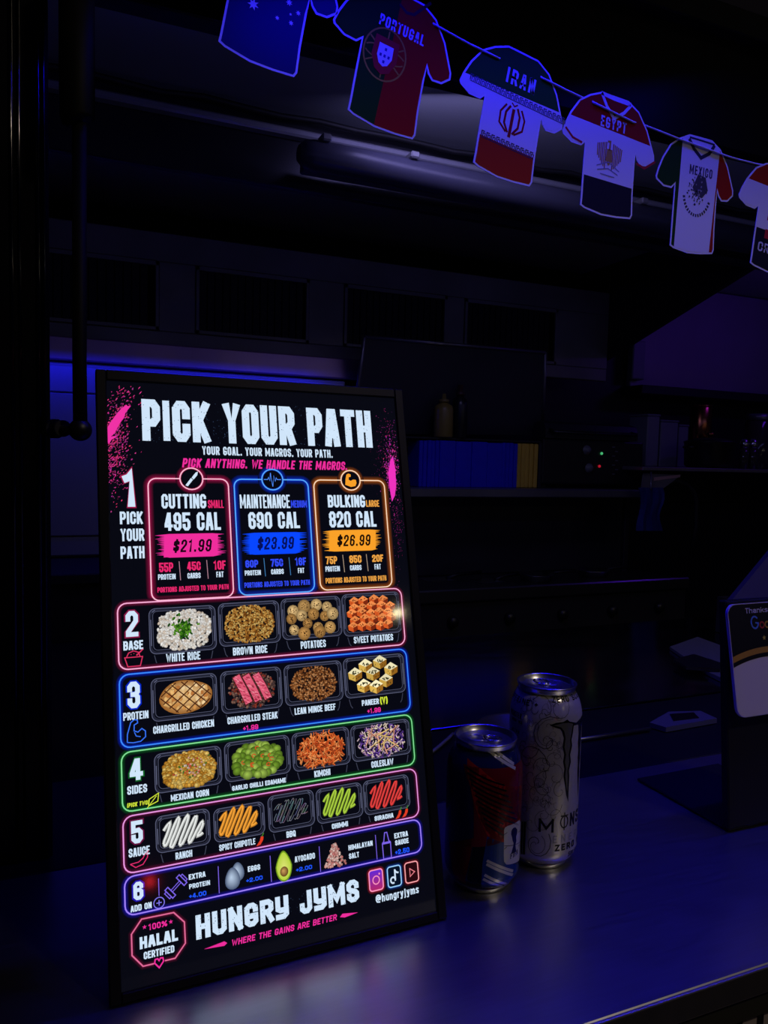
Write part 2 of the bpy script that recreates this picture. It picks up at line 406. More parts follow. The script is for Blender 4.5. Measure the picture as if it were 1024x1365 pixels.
# header above the opening, its frame and the strip above it
HY = .86
z1 = at_y(700, 131, HY).z; z2 = at_y(960, 50, HY).z; z3 = at_y(1010, 32, HY).z
struct('wall_front_top', MB().box((-.36, HY, z1), (3.4, HY + .03, z2), .002), mat('glossy_dark_header', (.003, .003, .004), .4, 0, var=.5, nscale=3, stretch=(1, 1, .4), spec=.25))
struct('trim_2', MB().box((-.36, HY - .02, z2), (3.4, HY + .03, z3), .002), blk)
struct('trim_3', MB().box((-.36, HY, z3), (3.4, HY + .03, 1.35), 0), mat('lilac_top_panel', (.22, .2, .3), .5))
struct('trim_4', MB().box((-.32, BY + .002, -.10), (3.36, .915, -.0015), .003), mat('black_sill', (.006, .006, .007), .5, 0, var=.3, spec=.2))

t = thing('hatch_lid', 'raised black serving hatch lid overhead, above the counter and bunting', 'hatch lid', (1.2, .85, 1.12))
a = [Vector((-.36, HY - .005, 1.12)), Vector((3.4, HY - .005, 1.12)), Vector((3.4, LIDY, LIDZ)), Vector((-.36, LIDY, LIDZ))]
MB().hull(a, [p + Vector((0, 0, .03)) for p in a]).build('lid_panel', blk_gloss, t)
# counter
t = thing('serving_counter', 'brushed stainless steel serving counter glowing blue under the menu screen and cans', 'counter', (.8, FY, -.05))
MB().box((-.9, FY + .0015, -.02), (3.3, BY, 0), .0015).build('counter_top', steel, t)
MB().box((-.9, FY, -.0215), (3.3, FY + .0035, -.0008), .0012, seg=2).build('front_lip', edge_st, t)
MB().box((-.9, FY + .006, -.0445), (3.3, FY + .012, -.0195), .001).build('apron', mat('dark_apron', (.05, .048, .04), .5, .3), t)

# ---------------------------------------------------------------- hood, batten light, filters
t = thing('extraction_hood', 'dark steel extraction hood under the ceiling with a row of black filters', 'extraction hood', (1., 1.62, .92))
HF = 1.62
zb = at_y(270, 232, HF).z; zt = at_y(270, 141, HF).z
XE = 1.836
MB().box((-.30, HF, zb), (2.02, HF + .02, 1.084), .002).build('front_panel', hood_m, t)
z6 = at_y(200, 150, HF).z
MB().box((-.30, HF - .028, zt - .034), (2.02, HF, zt - .018), .004).build('cornice', mat('pale_cornice', (.30, .30, .34), .4, .2), t)
# sloped end panel (right)
a = [Vector((XE, HF + .02, zb)), Vector((XE, HF + .02, 1.08)), Vector((XE, 2.41, 1.08)), Vector((XE, 2.41, .70)), Vector((XE, 2.2, .762))]
MB().hull([p + Vector((.02, 0, 0)) for p in a], a).build('end_panel', dark_m, t)
# sloping back with filter openings
WY = 2.24
def rect_y(px0, py0, px1, py1, Y):
    a = at_y(px0, py0, Y); b = at_y(px1, py1, Y); return a.x, b.x
zW0 = at_y(240, 450, WY).z; zW1 = at_y(240, 330, WY).z
zF0 = at_y(240, 443, WY).z; zF1 = at_y(240, 352, WY).z
fr_m = mat('filter_frame_steel', (.24, .23, .23), .5, .4, var=.5, nscale=5)
xs = []
for (l, r) in ((40, 212), (261, 412), (459, 596), (620, 744)):
    xs.append((at_y(l, 395, WY).x, at_y(r, 395, WY).x))
mb = MB(); mb.box((-.3, WY, zF1), (XE, WY + .02, zW1 + .035), .003).box((-.3, WY, zW0 - .03), (XE, WY + .02, zF0), .003)
edges = [-.3] + [v for p in xs for v in p] + [XE]
for i in range(0, len(edges), 2):
    if edges[i + 1] > edges[i]: mb.box((edges[i], WY, zF0 - .001), (edges[i + 1], WY + .02, zF1 + .001), .002)
mb.build('filter_surround', fr_m, t)
slat_m = mat('black_filter_slats', (.006, .006, .008), .5, .3)
for (l, r) in xs:
    f = MB()
    for (lo, hi) in (((l, WY - .006, zF1 - .012), (r, WY + .004, zF1)), ((l, WY - .006, zF0), (r, WY + .004, zF0 + .010)), ((l, WY - .006, zF0), (l + .010, WY + .004, zF1)), ((r - .010, WY - .006, zF0), (r, WY + .004, zF1))): f.box(lo, hi, .001)
    fo = f.build('filter_frame', fr_m, t)
    f = MB(); n = int((r - l - .02) / .022)
    for i in range(n):
        x = l + .012 + i * .022; f.box((x, WY + .006, zF0 + .008), (x + .0205, WY + .014, zF1 - .008), .001)
    f.build('baffle', slat_m, fo)
# purple tinted hood belly below the filters
zP1 = at_y(240, 462, WY).z; zP0 = at_y(240, 492, WY).z
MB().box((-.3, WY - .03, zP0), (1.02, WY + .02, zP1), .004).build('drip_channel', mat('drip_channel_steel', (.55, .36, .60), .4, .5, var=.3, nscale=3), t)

# fluorescent batten fixed below the ceiling
t = thing('batten_light', 'switched-off tubular batten light below the pale ceiling behind the shirt bunting', 'light', (1.1, 1.52, 1.06))
p0 = at_y(398, 202, 1.50); p1 = at_y(1080, 372, 1.50)
zc = (p0.z + at_y(655, 254, 1.50).z) / 2
MB().tube([(p0.x, 1.50, zc), (p0.x + .012, 1.50, zc), (p0.x + .03, 1.50, zc), (1.95, 1.50, zc), (1.96, 1.50, zc)], [.016, .026, .030, .030, .018], 20).build('diffuser', mat('milky_batten_cover', (.05, .05, .075), .35, 0, var=.1, spec=.25), t)
MB().box((p0.x + .03, 1.525, zc - .008), (1.94, 1.591, zc + .012), .003).build('mounting_rail', mat('batten_rail', (.10, .10, .12), .5), t)
for px in (434, 552, 700, 860):
    q = at_y(px, 210, 1.478); MB().box((q.x - .010, 1.468, zc + .022), (q.x + .010, 1.50, zc + .036), .003).build('clip', mat('white_clip', (.16, .16, .17), .5), t)
# cable run along the ceiling edge
z = 1.078
cb = MB().tube([(-.2 + i * .08, 1.585 + .004 * math.sin(i * 1.7), 1.070 + .003 * math.sin(i * 2.3)) for i in range(28)], .006, 8).build('ceiling_cable', rubber)
tag(cb, 'thin black cable running along the far edge of the pale ceiling', 'cable')

# ---------------------------------------------------------------- gas strut
blk_s = mat('matt_black_strut', (.004, .004, .004), .6, 0, spec=.12)
t = thing('gas_strut', 'black gas strut holding the hatch beside the left post, ball joint at its lower end', 'gas strut', (.0225, .70, .3875))
gy = .70
c0 = at_y(107, 573, gy); c1 = at_y(106, 480, gy); c2 = at_y(106, 164, gy); c3 = at_y(103, 155, gy); c4 = at_y(102, -60, gy)
MB().tube([c4, c3, (c3 + c2) / 2 + Vector((0, 0, -.001)), c2], [.0138, .0138, .0132, .010], 20).build('cylinder', blk_s, t)
MB().tube([c2, c1, c0], .0058, 14).build('rod', blk_s, t)
b = bmesh.new(); bmesh.ops.create_uvsphere(b, u_segments=20, v_segments=12, radius=.0095)
MB().bm(b, True, Matrix.Translation(c0)).build('ball_joint', blk, t)
MB().tube([c0, c0 + Vector((-.012, .012, .0005)), c0 + Vector((-.021, .036, .001))], .0038, 12).tube([c0 + Vector((-.013, .014, .001)), c0 + Vector((-.017, .025, .001))], .0072, 14).tube([c0 + Vector((-.0185, .030, .001)), c0 + Vector((-.0215, .0385, .001))], .0085, 14).build('bracket_pin', mat('dull_steel_pin', (.12, .12, .12), .3, .9), t)

# ---------------------------------------------------------------- menu display
PSI, LEAN = .02733, .24396
ex = Vector((math.cos(PSI), math.sin(PSI), 0)); nn = Vector((-math.sin(PSI), math.cos(PSI), 0))
ez = Vector((0, 0, 1)) * math.cos(LEAN) + nn * math.sin(LEAN); ey = ez.cross(ex)
O = Vector((.0340, .5144, .0016)); DW, DH = .258, .4442
M = Matrix.Identity(4)
for i in range(3): M[i][0] = ex[i]; M[i][1] = ey[i]; M[i][2] = ez[i]; M[i][3] = O[i]
disp = thing('menu_display', 'black-framed lit menu screen reading PICK YOUR PATH, leaning back on the counter', 'menu display', matrix=M)
U0, U1, V0, V1 = .0076, .2500, .0065, .4362
mb = MB()
for lo, hi in (((0, 0, 0), (U0, .006, DH)), ((U1, 0, 0), (DW, .006, DH)), ((U0, 0, 0), (U1, .006, V0)), ((U0, 0, V1), (U1, .006, DH))): mb.box(lo, hi, .0008)
mb.build('frame', blk_fr, disp, local=True)
MB().box((.001, .0055, .008), (DW - .001, .020, DH - .001), .001).build('back_cover', blk, disp, local=True)
# fold-out rear leg
q0 = O + ez * .30 + ex * .129 + ey * .02; q1 = Vector((q0.x, q0.y + .10, .0068))
MB().tube([q0, q1], .006, 10).build('rear_leg', blk, disp)
BG = s2l((7, 8, 17))
scr = MB(); d = Draw(lambda u, v, k: Vector((u, .0024 - k * .00012, v)))
d.fill([(U0, V0), (U1, V0), (U1, V1), (U0, V1)], BG, 0)
screen = d.mb.build('screen', attr_mat('lit_screen', 1.0, .06), disp, local=True)
SM = MATS['lit_screen']
_A = ey
def UV(px, py):
    D = ray(px, py); tt = (O - EYE).dot(ey) / D.dot(ey); P = EYE + D * tt - O
    return P.dot(ex), P.dot(ez)
WHT = s2l((208, 229, 250)); PNK = s2l((238, 45, 155)); BLU = s2l((30, 85, 255)); ORG = s2l((248, 160, 40)); LIM = s2l((215, 235, 60))
def mirror_lamp(px, py, dist, size, power, col):
    u, v = UV(px, py); P = O + ex * u + ez * v; dr_ = (P - EYE).normalized(); n_ = -ey; rf = dr_ - 2 * dr_.dot(n_) * n_
    q = P + rf * dist; area('street_lamp', q, P, size, size, power, col)
mirror_lamp(531, 817, 2.2, .022, .12, (1.0, .85, .5))
mirror_lamp(200, 1176, 1.6, .020, .02, (1.0, .02, .03))
def D(): return Draw(lambda u, v, k: Vector((u, .0024 - k * .00012, v)))
def T(d, s, lb, rt, t=.19, col=WHT, layer=4, **k):
    u0, v0 = UV(*lb); u1, v1 = UV(*rt); text(d, s, u0, v0, u1, v1, t, col, layer, **k)
def done(d, name, label=None):
    o = d.mb.build(name, SM, screen, local=True)
    if label: o['label'] = label
    return o
random.seed(7)
# headline
d = D()
T(d, 'PICK YOUR PATH', (190.5, 586.5), (494.5, 547), .30, gap=.12, bold=.44)
u0, v0 = UV(191, 586); u1, v1 = UV(494, 547.5)
for _ in range(420):
    u = random.uniform(u0, u1); v = random.uniform(v0 - .001, v1 + .001); r = random.uniform(.00015, .0004)
    d.fill([(u - r, v), (u, v - r * 1.3), (u + r, v + .3 * r), (u, v + r)], s2l((45, 62, 90)), 5)
done(d, 'headline', 'large speckled white headline PICK YOUR PATH')
d = D(); T(d, 'YOUR GOAL. YOUR MACROS. YOUR PATH.', (270.5, 605.3), (444, 599), .21); done(d, 'subtitle')
d = D(); T(d, 'PICK ANYTHING. WE HANDLE THE MACROS.', (243.3, 622.3), (463, 614.8), .19, PNK, slant=.18); done(d, 'tagline', 'pink slanted line under the headline')
# paint splatter
def splat(d, px, py, sx, sy, n, ang, col, smin, smax, lim):
    for _ in range(n):
        x = random.gauss(px, sx); y = random.gauss(py, sy)
        u, v = UV(x, y)
        if not (lim[0] < u < lim[1] and lim[2] < v < lim[3]): continue
        l = random.uniform(smin, smax); wd = l * random.uniform(.25, .6); a = math.radians(ang + random.uniform(-25, 25)); ca, sa = math.cos(a), math.sin(a)
        c = tuple(k * random.uniform(.35, 1) for k in col)
        d.fill([(u - ca * l, v - sa * l), (u + sa * wd, v - ca * wd), (u + ca * l, v + sa * l), (u - sa * wd, v + ca * wd)], c, random.choice((1, 1.4, 1.8)))
d = D(); lim = (U0 + .0002, .04, .30, V1 - .002)
z6 = lambda x, y: (110 + x / 6.83, 480 + y / 6.83)
d.fill([UV(*z6(x, y)) for x, y in ((229, 740), (228, 610), (250, 570), (300, 500), (325, 470), (350, 440), (400, 398), (415, 412), (445, 408), (395, 470), (380, 520), (340, 570), (318, 612), (300, 650), (262, 690), (330, 680), (265, 720), (245, 755))], s2l((240, 50, 165)), 2)
P2 = s2l((235, 60, 150))
splat(d, 156, 575, 10, 28, 420, 50, P2, .0003, .0011, lim); splat(d, 152, 620, 8, 22, 220, 55, P2, .0003, .0009, lim)
splat(d, 172, 530, 12, 10, 50, 55, P2, .0003, .0012, lim)
for (x, y, l) in ((520, 245, .0014), (530, 290, .0016), (470, 320, .0012), (375, 250, .0011), (395, 795, .0012), (500, 600, .0010), (310, 350, .0012), (235, 405, .0012), (375, 655, .0012), (300, 950, .0016), (260, 960, .001)):
    u, v = UV(*z6(x, y)); d.fill([(u - .6 * l, v - .8 * l), (u + .25 * l, v), (u + .7 * l, v + .9 * l), (u - .2 * l, v + .1 * l)], P2, 2)
done(d, 'splatter', 'pink paint splatter at the left edge')
d = D(); lim = (.20, U1 - .0004, .26, V1 - .005)
d.fill([UV(x, y) for x, y in ((521, 650), (519, 630), (522, 612), (525.5, 608), (528.5, 625), (529.5, 645), (528, 660), (524, 668))], s2l((238, 50, 190)), 2)
P3 = s2l((230, 60, 185))
splat(d, 524, 628, 5, 20, 480, 70, P3, .0003, .0010, lim); splat(d, 520, 580, 6, 20, 130, 70, tuple(k * .5 for k in P3), .0002, .0006, lim)
splat(d, 512, 610, 7, 22, 110, 70, tuple(k * .35 for k in P3), .0002, .0005, lim); splat(d, 532, 690, 4, 32, 220, 70, tuple(k * .4 for k in P3), .0002, .0005, lim)
done(d, 'splatter', 'magenta paint splatter at the right edge')

def neon(d, px_tl, px_br, r, core, glow, wd=.0009, gw=.0035, layer=2.6):
    u0, v1 = UV(*px_tl); u1, v0 = UV(*px_br)
    d.line(rrect(u0, v0, u1, v1, r), wd, core, layer, closed=True, glow=glow, gw=gw, bg=BG)
    return u0, v0, u1, v1
def brush(d, x0, x1, y0, y1, col):
    ua, vb = UV(x0, (y0 + y1) / 2); ub, _ = UV(x1, (y0 + y1) / 2); _, vt = UV((x0 + x1) / 2, y0); _, vo = UV((x0 + x1) / 2, y1)
    H = vt - vo; W = ub - ua; d.fill([(ua + W * .12, vo), (ub - W * .14, vo + H * .06), (ub - W * .12, vt - .02 * H), (ua + W * .14, vt - H * .06)], col, 2)
    rr = random.Random(int(x0))
    for i in range(13):
        y = vo + H * (i + .5) / 13; h = H / 13 * .75
        l = ua + W * (.12 - .12 * rr.random() ** .7); r = ub - W * (.14 - .14 * rr.random() ** .7); y2 = y + W * .004
        d.fill([(l, y), (ua + W * .2, y - h), (ub - W * .2, y - h), (r, y2), (ub - W * .2, y + h), (ua + W * .2, y + h)], col, 2)
CARDS = [
 ('CUTTING', 'SMALL', '495 CAL', '$21.99', ('55P', '45C', '10F'), (197.6, 636.8), (312.6, 795), (256, 639.5), PNK, s2l((255, 190, 215)), s2l((190, 25, 90)),
  ((216.1, 677.2), (275.1, 658)), ((278.2, 676.6), (298.7, 666)), ((220.2, 707.2), (294.4, 682.2)), (206.4, 303.3, 711.3, 741.5), ((230.9, 736), (281, 718)),
  (((212.9, 762.5), (231.3, 749.3)), ((250.4, 760.3), (268, 748)), ((286, 759.2), (301.4, 746.7))), (((211.4, 772.7), (234.6, 764.4)), ((250.8, 770.9), (268, 762.9)), ((289.4, 769.3), (298.7, 761.4))),
  ((240.6, 760.5), (277.5, 758.6)), ((210.5, 789.8), (305.5, 778.3)), s2l((235, 40, 110))),
 ('MAINTENANCE', 'MEDIUM', '690 CAL', '$23.99', ('60P', '75C', '16F'), (312.6, 638), (421, 788), (364.3, 640.4), s2l((8, 70, 255)), s2l((90, 175, 255)), s2l((10, 60, 235)),
  ((321.1, 677), (387, 658.9)), ((389.3, 676), (409.7, 666.5)), ((332.7, 704.6), (399.8, 681.7)), (321.8, 412, 709.7, 737.7), ((343.8, 732.5), (391, 714.7)),
  (((328.3, 756.5), (344.8, 745.9)), ((362, 755.1), (378, 744.3)), ((394.9, 753.6), (408.8, 742.6))), (((327.4, 767), (348.5, 759.4)), ((362.6, 765.4), (379.1, 757.8)), ((398.5, 763.7), (406.5, 756.5))),
  ((354, 755.8), (387.6, 754.5)), ((327, 783.5), (414, 772.3)), s2l((50, 75, 250))),
 ('BULKING', 'LARGE', '820 CAL', '$26.99', ('75P', '85C', '20F'), (419, 639), (524.6, 781.5), (468.8, 641.2), ORG, s2l((255, 222, 190)), s2l((190, 95, 20)),
  ((438.7, 675.8), (487.3, 659.4)), ((489.7, 675), (506.4, 666.2)), ((440.8, 702.7), (501.9, 680.8)), (429, 512.8, 706.4, 733.5), ((450.6, 728), (493.4, 711.9)),
  (((435.7, 751.9), (450.3, 741)), ((467.4, 750.3), (482.7, 739.6)), ((497.8, 748.8), (511.9, 738.7))), (((435.3, 761.8), (454, 754)), ((468.1, 760.1), (482.9, 752.6)), ((500.9, 758.8), (508.7, 751.3))),
  ((459.5, 750.8), (491, 749.6)), ((435.6, 777.5), (516, 766.6)), s2l((240, 165, 70)))]
for ci, (n1, n2, cal, pr, mac, tl, br, cc, bcol, core, glow, b1, b2, b3, bb, b4, mt, ml, dv, po, tc) in enumerate(CARDS):
    d = D()
    u0, v1 = UV(*tl); u1, v0 = UV(*br); cu, _ = UV(*cc); _, cv = UV(*cc); cr = .0088; cv = v1
    box = rrect(u0, v0, u1, v1, .006); 
    # open outline that stops at the round icon
    k = [p for p in box]
    pts = arc(u0 + .006, v1 - .006, .006, .006, 90, 180, 5) + arc(u0 + .006, v0 + .006, .006, .006, 180, 270, 5) + arc(u1 - .006, v0 + .006, .006, .006, 270, 360, 5) + arc(u1 - .006, v1 - .006, .006, .006, 0, 90, 5)
    d.line([(cu - cr, v1)] + pts + [(cu + cr, v1)], .0009, core, 2.6, glow=glow, gw=.0034, bg=BG)
    d.line(arc(cu, cv, cr, cr * .97, 0, 360, 24)[:-1], .0009, core, 3, closed=True, glow=glow, gw=.0030, bg=BG)
    d.fill(arc(cu, cv, cr * .9, cr * .87, 0, 360, 20)[:-1], BG, 2.8)
    if ci == 0:
        d.fill([(cu - .0048, cv - .0052), (cu - .003, cv - .0060), (cu + .0012, cv - .0008), (cu - .0004, cv + .0006)], WHT, 4)
        d.fill([(cu + .0002, cv + .001), (cu + .0016, cv - .0006), (cu + .0046, cv + .0028), (cu + .0052, cv + .0058), (cu + .0034, cv + .005)], WHT, 4)
    elif ci == 1:
        pts = [(-.0072, 0), (-.004, 0), (-.0032, .0018), (-.0022, -.001), (-.0014, .0055), (0, -.0058), (.0012, .0032), (.0022, -.0014), (.0032, .0014), (.004, 0), (.0072, 0)]
        d.line([(cu + a, cv + b) for a, b in pts], .0006, s2l((80, 140, 255)), 4)
    else:
        d.fill([(cu + a, cv + b) for a, b in ((-.0052, -.004), (-.0046, .001), (-.0036, .0048), (-.0018, .0058), (.0004, .0050), (.0002, .003), (-.0016, .0026), (-.0018, .0004), (0, -.0006), (.0022, .0006), (.0048, .0004), (.0052, -.0024), (.004, -.0050), (0, -.0058))], ORG, 4)
    T(d, n1, b1[0], b1[1], .24, gap=.13); T(d, n2, b2[0], b2[1], .19, tc, gap=.14); T(d, cal, b3[0], b3[1], .24, gap=.14)
    brush(d, bb[0], bb[1], bb[2], bb[3], bcol)
    T(d, pr, b4[0], b4[1], .155, s2l((25, 5, 18)) if ci == 0 else s2l((5, 15, 90)) if ci == 1 else s2l((25, 12, 5)), slant=.16, gap=.3)
    for s_, (a, b) in zip(mac, mt): T(d, s_, a, b, .24, tc, gap=.12)
    for s_, (a, b) in zip(('PROTEIN', 'CARBS', 'FAT'), ml): T(d, s_, a, b, .24, gap=.12)
    for q in dv:
        u, v = UV(*q); d.line([(u - .0004, v + .0072), (u + .0002, v - .0072)], .0005, tuple(c * .45 for c in core), 4)
    T(d, 'PORTIONS ADJUSTED TO YOUR PATH', po[0], po[1], .22, tc, gap=.13)
    done(d, 'price_card', ('pink outlined CUTTING card at $21.99', 'blue outlined MAINTENANCE card at $23.99', 'orange outlined BULKING card at $26.99')[ci])
def glowdigit(d, s, lb, rt, t, glow, bold=.38):
    u0, v0 = UV(*lb); u1, v1 = UV(*rt)
    text(d, s, u0 - .0010, v0 - .0010, u1 + .0010, v1 + .0010, t + .04, glow, 3.0, bold=bold); text(d, s, u0, v0, u1, v1, t, WHT, 4, bold=bold)
d = D()
glowdigit(d, '1', (165.0, 675), (183.0, 627), .20, s2l((150, 20, 70)), .50)
T(d, 'PICK', (160.4, 698.3), (190.5, 681.2), .22, gap=.14); T(d, 'YOUR', (161.3, 721.1), (192.5, 703.9), .22, gap=.14); T(d, 'PATH', (161.3, 744.7), (192.9, 727.3), .22, gap=.14)
done(d, 'step_heading')

# menu rows
UL, UR = .01145, .24127
HV = [.26734, .21987, .21632, .16544, .16244, .12209, .11904, .08130, .07911, .05393]
def row(d, i, core, glow):
    d.line(rrect(UL, HV[2 * i + 1], UR, HV[2 * i], .0065), .0009, core, 2.6, closed=True, glow=glow, gw=.0022, bg=BG)
ROWC = [(s2l((250, 175, 215)), s2l((150, 30, 80))), (s2l((60, 140, 255)), s2l((5, 45, 220))), (s2l((130, 225, 150)), s2l((15, 110, 40))), (s2l((235, 150, 225)), s2l((110, 20, 70))), (s2l((160, 130, 250)), s2l((35, 25, 190)))]
rows = []
names = ['2 BASE row with pink outline', '3 PROTEIN row with blue outline', '4 SIDES row with green outline', '5 SAUCE row with pink outline', '6 ADD ON row with violet outline']
heads = [('2', (168.4, 849.2), (184.1, 813.7), 'BASE', (165, 867.2), (191.1, 853)), ('3', (170.7, 945.1), (186.6, 908), 'PROTEIN', (164.8, 961.3), (198.3, 947)),
         ('4', (173.6, 1041.8), (190, 1010.3), 'SIDES', (170.2, 1060.4), (196.5, 1045)), ('5', (175.8, 1126.3), (190.4, 1093.2), 'SAUCE', (172.1, 1144.5), (200, 1127.6)),
         ('6', (178.6, 1202), (191.2, 1175), 'ADD ON', (174.7, 1217.6), (202.6, 1203))]
for i in range(5):
    d = D(); row(d, i, *ROWC[i]); h = heads[i]
    glowdigit(d, h[0], h[1], h[2], .21, tuple(c * .8 for c in ROWC[i][1])); T(d, h[3], h[4], h[5], .23, gap=.13)
    if i == 0:   # bowl icon
        u, v = UV(178.8, 880.5); v += .0014; c = s2l((215, 50, 95))
        d.line([(u - .0062, v + .001), (u + .0062, v + .001), (u + .0045, v - .0055), (u - .0042, v - .0055)], .0007, c, 4, closed=True)
        d.line([(u - .005, v + .001), (u - .0035, v + .0042), (u, v + .0055), (u + .0035, v + .0042), (u + .0045, v + .001)], .0007, c, 4)
        d.line([(u + .002, v + .002), (u + .0068, v + .0065)], .0009, c, 4)
        for a, b in ((-.002, .003), (0, .0035), (.002, .0028)): d.line([(u + a, v + b), (u + a + .0005, v + b)], .0005, c, 4)
    if i == 1:   # arm icon
        u, v = UV(182, 976.5); v += .0012; c = s2l((55, 115, 250))
        d.line([(u - .0062, v - .0075), (u - .006, v - .002), (u - .0035, v + .006), (u - .001, v + .0078), (u + .0010, v + .0072), (u + .0012, v + .0052), (u - .0012, v + .004), (u - .0014, v), (u + .0012, v - .0012), (u + .0040, v + .001), (u + .0064, v - .001), (u + .0064, v - .0050), (u + .003, v - .0078), (u - .002, v - .0082), (u - .0062, v - .0075)], .0007, c, 4)
        d.line([(u - .0012, v - .001), (u, v - .0038), (u + .003, v - .0046)], .0006, c, 4)
    if i == 2:
        T(d, '(PICK TWO)', (169.5, 1077.5), (199, 1067), .19, LIM, slant=.12)
        u, v = UV(205.5, 1067); d.line([(u - .0036, v - .0035), (u - .003, v + .001), (u + .0035, v + .0042), (u + .0028, v - .0012)], .0006, LIM, 4, closed=True); d.line([(u - .0046, v - .0048), (u + .002, v + .0026)], .0005, LIM, 4)
    if i == 3:
        u, v = UV(187.2, 1150.5); v += .0014; c = s2l((225, 45, 110))
        d.line([(u - .0065, v - .0015), (u - .003, v - .0042), (u + .002, v - .003), (u + .005, v + .001), (u + .0055, v + .0036), (u + .0035, v + .0036), (u + .002, v + .001), (u - .001, v - .001), (u - .0065, v - .0015)], .0006, c, 4); d.line([(u + .0045, v + .0036), (u + .006, v + .0058)], .0007, c, 4)
    if i == 4:
        u, v = UV(212.7, 1204.5); c = s2l((130, 120, 245)); d.line(arc(u, v, .0036, .0036, 0, 360, 16)[:-1], .0006, c, 4, closed=True); d.line([(u - .0018, v), (u + .0018, v)], .0006, c, 4); d.line([(u, v - .0018), (u, v + .0018)], .0006, c, 4)
    rows.append(done(d, 'menu_row', names[i]))

TRAY = s2l((88, 92, 118)); TRAYD = s2l((34, 36, 52))
def tray(d, x0, x1, y0, y1):
    xm = (x0 + x1) / 2; ym = (y0 + y1) / 2
    u0 = UV(x0, ym)[0] + .0004; u1 = UV(x1, ym)[0] - .0004; v1 = UV(xm, y0)[1]; v0 = UV(xm, y1)[1]
    r = .0045
    d.line(rrect(u0 + .0008, v0 + .0008, u1 - .0008, v1 - .0008, r), .0016, TRAYD, 1.5, closed=True)
    d.line(rrect(u0, v0, u1, v1, r), .0005, TRAY, 1.8, closed=True)
    q = rrect(u0 + .0026, v0 + .0026, u1 - .0026, v1 - .0020, r * .7); d.line(q, .0004, tuple(c * .8 for c in TRAY), 1.8, closed=True)
    for s, u in ((1, u0), (-1, u1)):
        d.line([(u + s * .0030, v0 - .0010), (u + s * .0042, v0 - .0062), (u + s * .0056, v0 - .0082)], .0006, tuple(c * .45 for c in TRAY), 1.8)
        d.line([(u + s * .0022, v1 - .0026), (u + s * .0044, v1 - .0010)], .0007, TRAY, 1.9)
        d.line([(u + s * .0012, v1 - .008), (u + s * .0012, v0 + .006)], .0006, tuple(c * 1.1 for c in TRAY), 1.9)
    return u0, v0, u1, v1
def heap(x0, x1, y0, y1, n, rx, ry, pals, seed, rot=360, sq=2.0, rim=.30, shape=7, cut=0.):
    """pieces laid over an oval, lower ones on top"""
    rr = random.Random(seed); xm = (x0 + x1) / 2; ym = (y0 + y1) / 2
    u0 = UV(x0, ym)[0]; u1 = UV(x1, ym)[0]; v1 = UV(xm, y0)[1]; v0 = UV(xm, y1)[1]
    cu, cv, W, H = (u0 + u1) / 2, (v0 + v1) / 2, (u1 - u0) / 2 - rx, (v1 - v0) / 2 - ry
    pts = []
    for i in range(n * 30):
        a, b = rr.uniform(-1, 1), rr.uniform(-1, 1)
        if abs(a) ** sq + abs(b) ** sq > 1: continue
        q = (cu + a * W, cv + b * H)
        if all(abs(q[0] - p[0]) > rx * .9 or abs(q[1] - p[1]) > ry * .9 or math.hypot((q[0] - p[0]) / rx, (q[1] - p[1]) / ry) > 1.15 for p in pts): pts.append(q)
        if len(pts) >= n: break
    pts.sort(key=lambda p: -p[1])
    return pts, rr, (cu, cv, W, H)
def blobs(d, pts, rr, rx, ry, pals, rim=.3, rot=0, shape=7, base=2.2, dz=.004, spots=0, spotcol=None):
    for i, (u, v) in enumerate(pts):
        L = base + i * dz; c = rr.choice(pals); k = rr.uniform(.8, 1.1); c = tuple(x * k for x in c); a0 = rr.uniform(-rot, rot); s = rr.uniform(.85, 1.15)
        ca, sa = math.cos(math.radians(a0)), math.sin(math.radians(a0))
        ring = []
        for j in range(shape):
            an = 2 * PI * j / shape; x, y = rx * s * math.cos(an), ry * s * math.sin(an); ring.append((u + x * ca - y * sa, v + x * sa + y * ca))
        dark = tuple(x * rim for x in c)
        d.fan((u - rx * .15, v + ry * .2), ring, c, dark, L)
        for _ in range(spots):
            a = rr.uniform(0, 2 * PI); q = rr.uniform(0, .7); x, y = u + rx * q * math.cos(a), v + ry * q * math.sin(a); e = rx * .10
            d.fill([(x - e, y), (x, y - e), (x + e, y), (x, y + e)], spotcol, L + dz * .5)
def strands(d, pts, rr, ln, wd, pals, base=2.2, dz=.004, curl=1.5, ang=None):
    for i, (u, v) in enumerate(pts):
        a = rr.uniform(0, 2 * PI) if ang is None else math.radians(rr.gauss(*ang)); c = rr.choice(pals); k = rr.uniform(.6, 1.1); c = tuple(x * k for x in c); q = []; da = rr.uniform(-curl, curl)
        x, y = u - math.cos(a) * ln / 2, v - math.sin(a) * ln / 2
        for _ in range(5):
            q.append((x, y)); x += math.cos(a) * ln / 4; y += math.sin(a) * ln / 4; a += da / 4
        d.line([(p, r - wd * .4) for p, r in q], wd * 1.1, tuple(x * .25 for x in c), base + i * dz)
        d.line(q, wd * .8, c, base + i * dz + dz * .5)
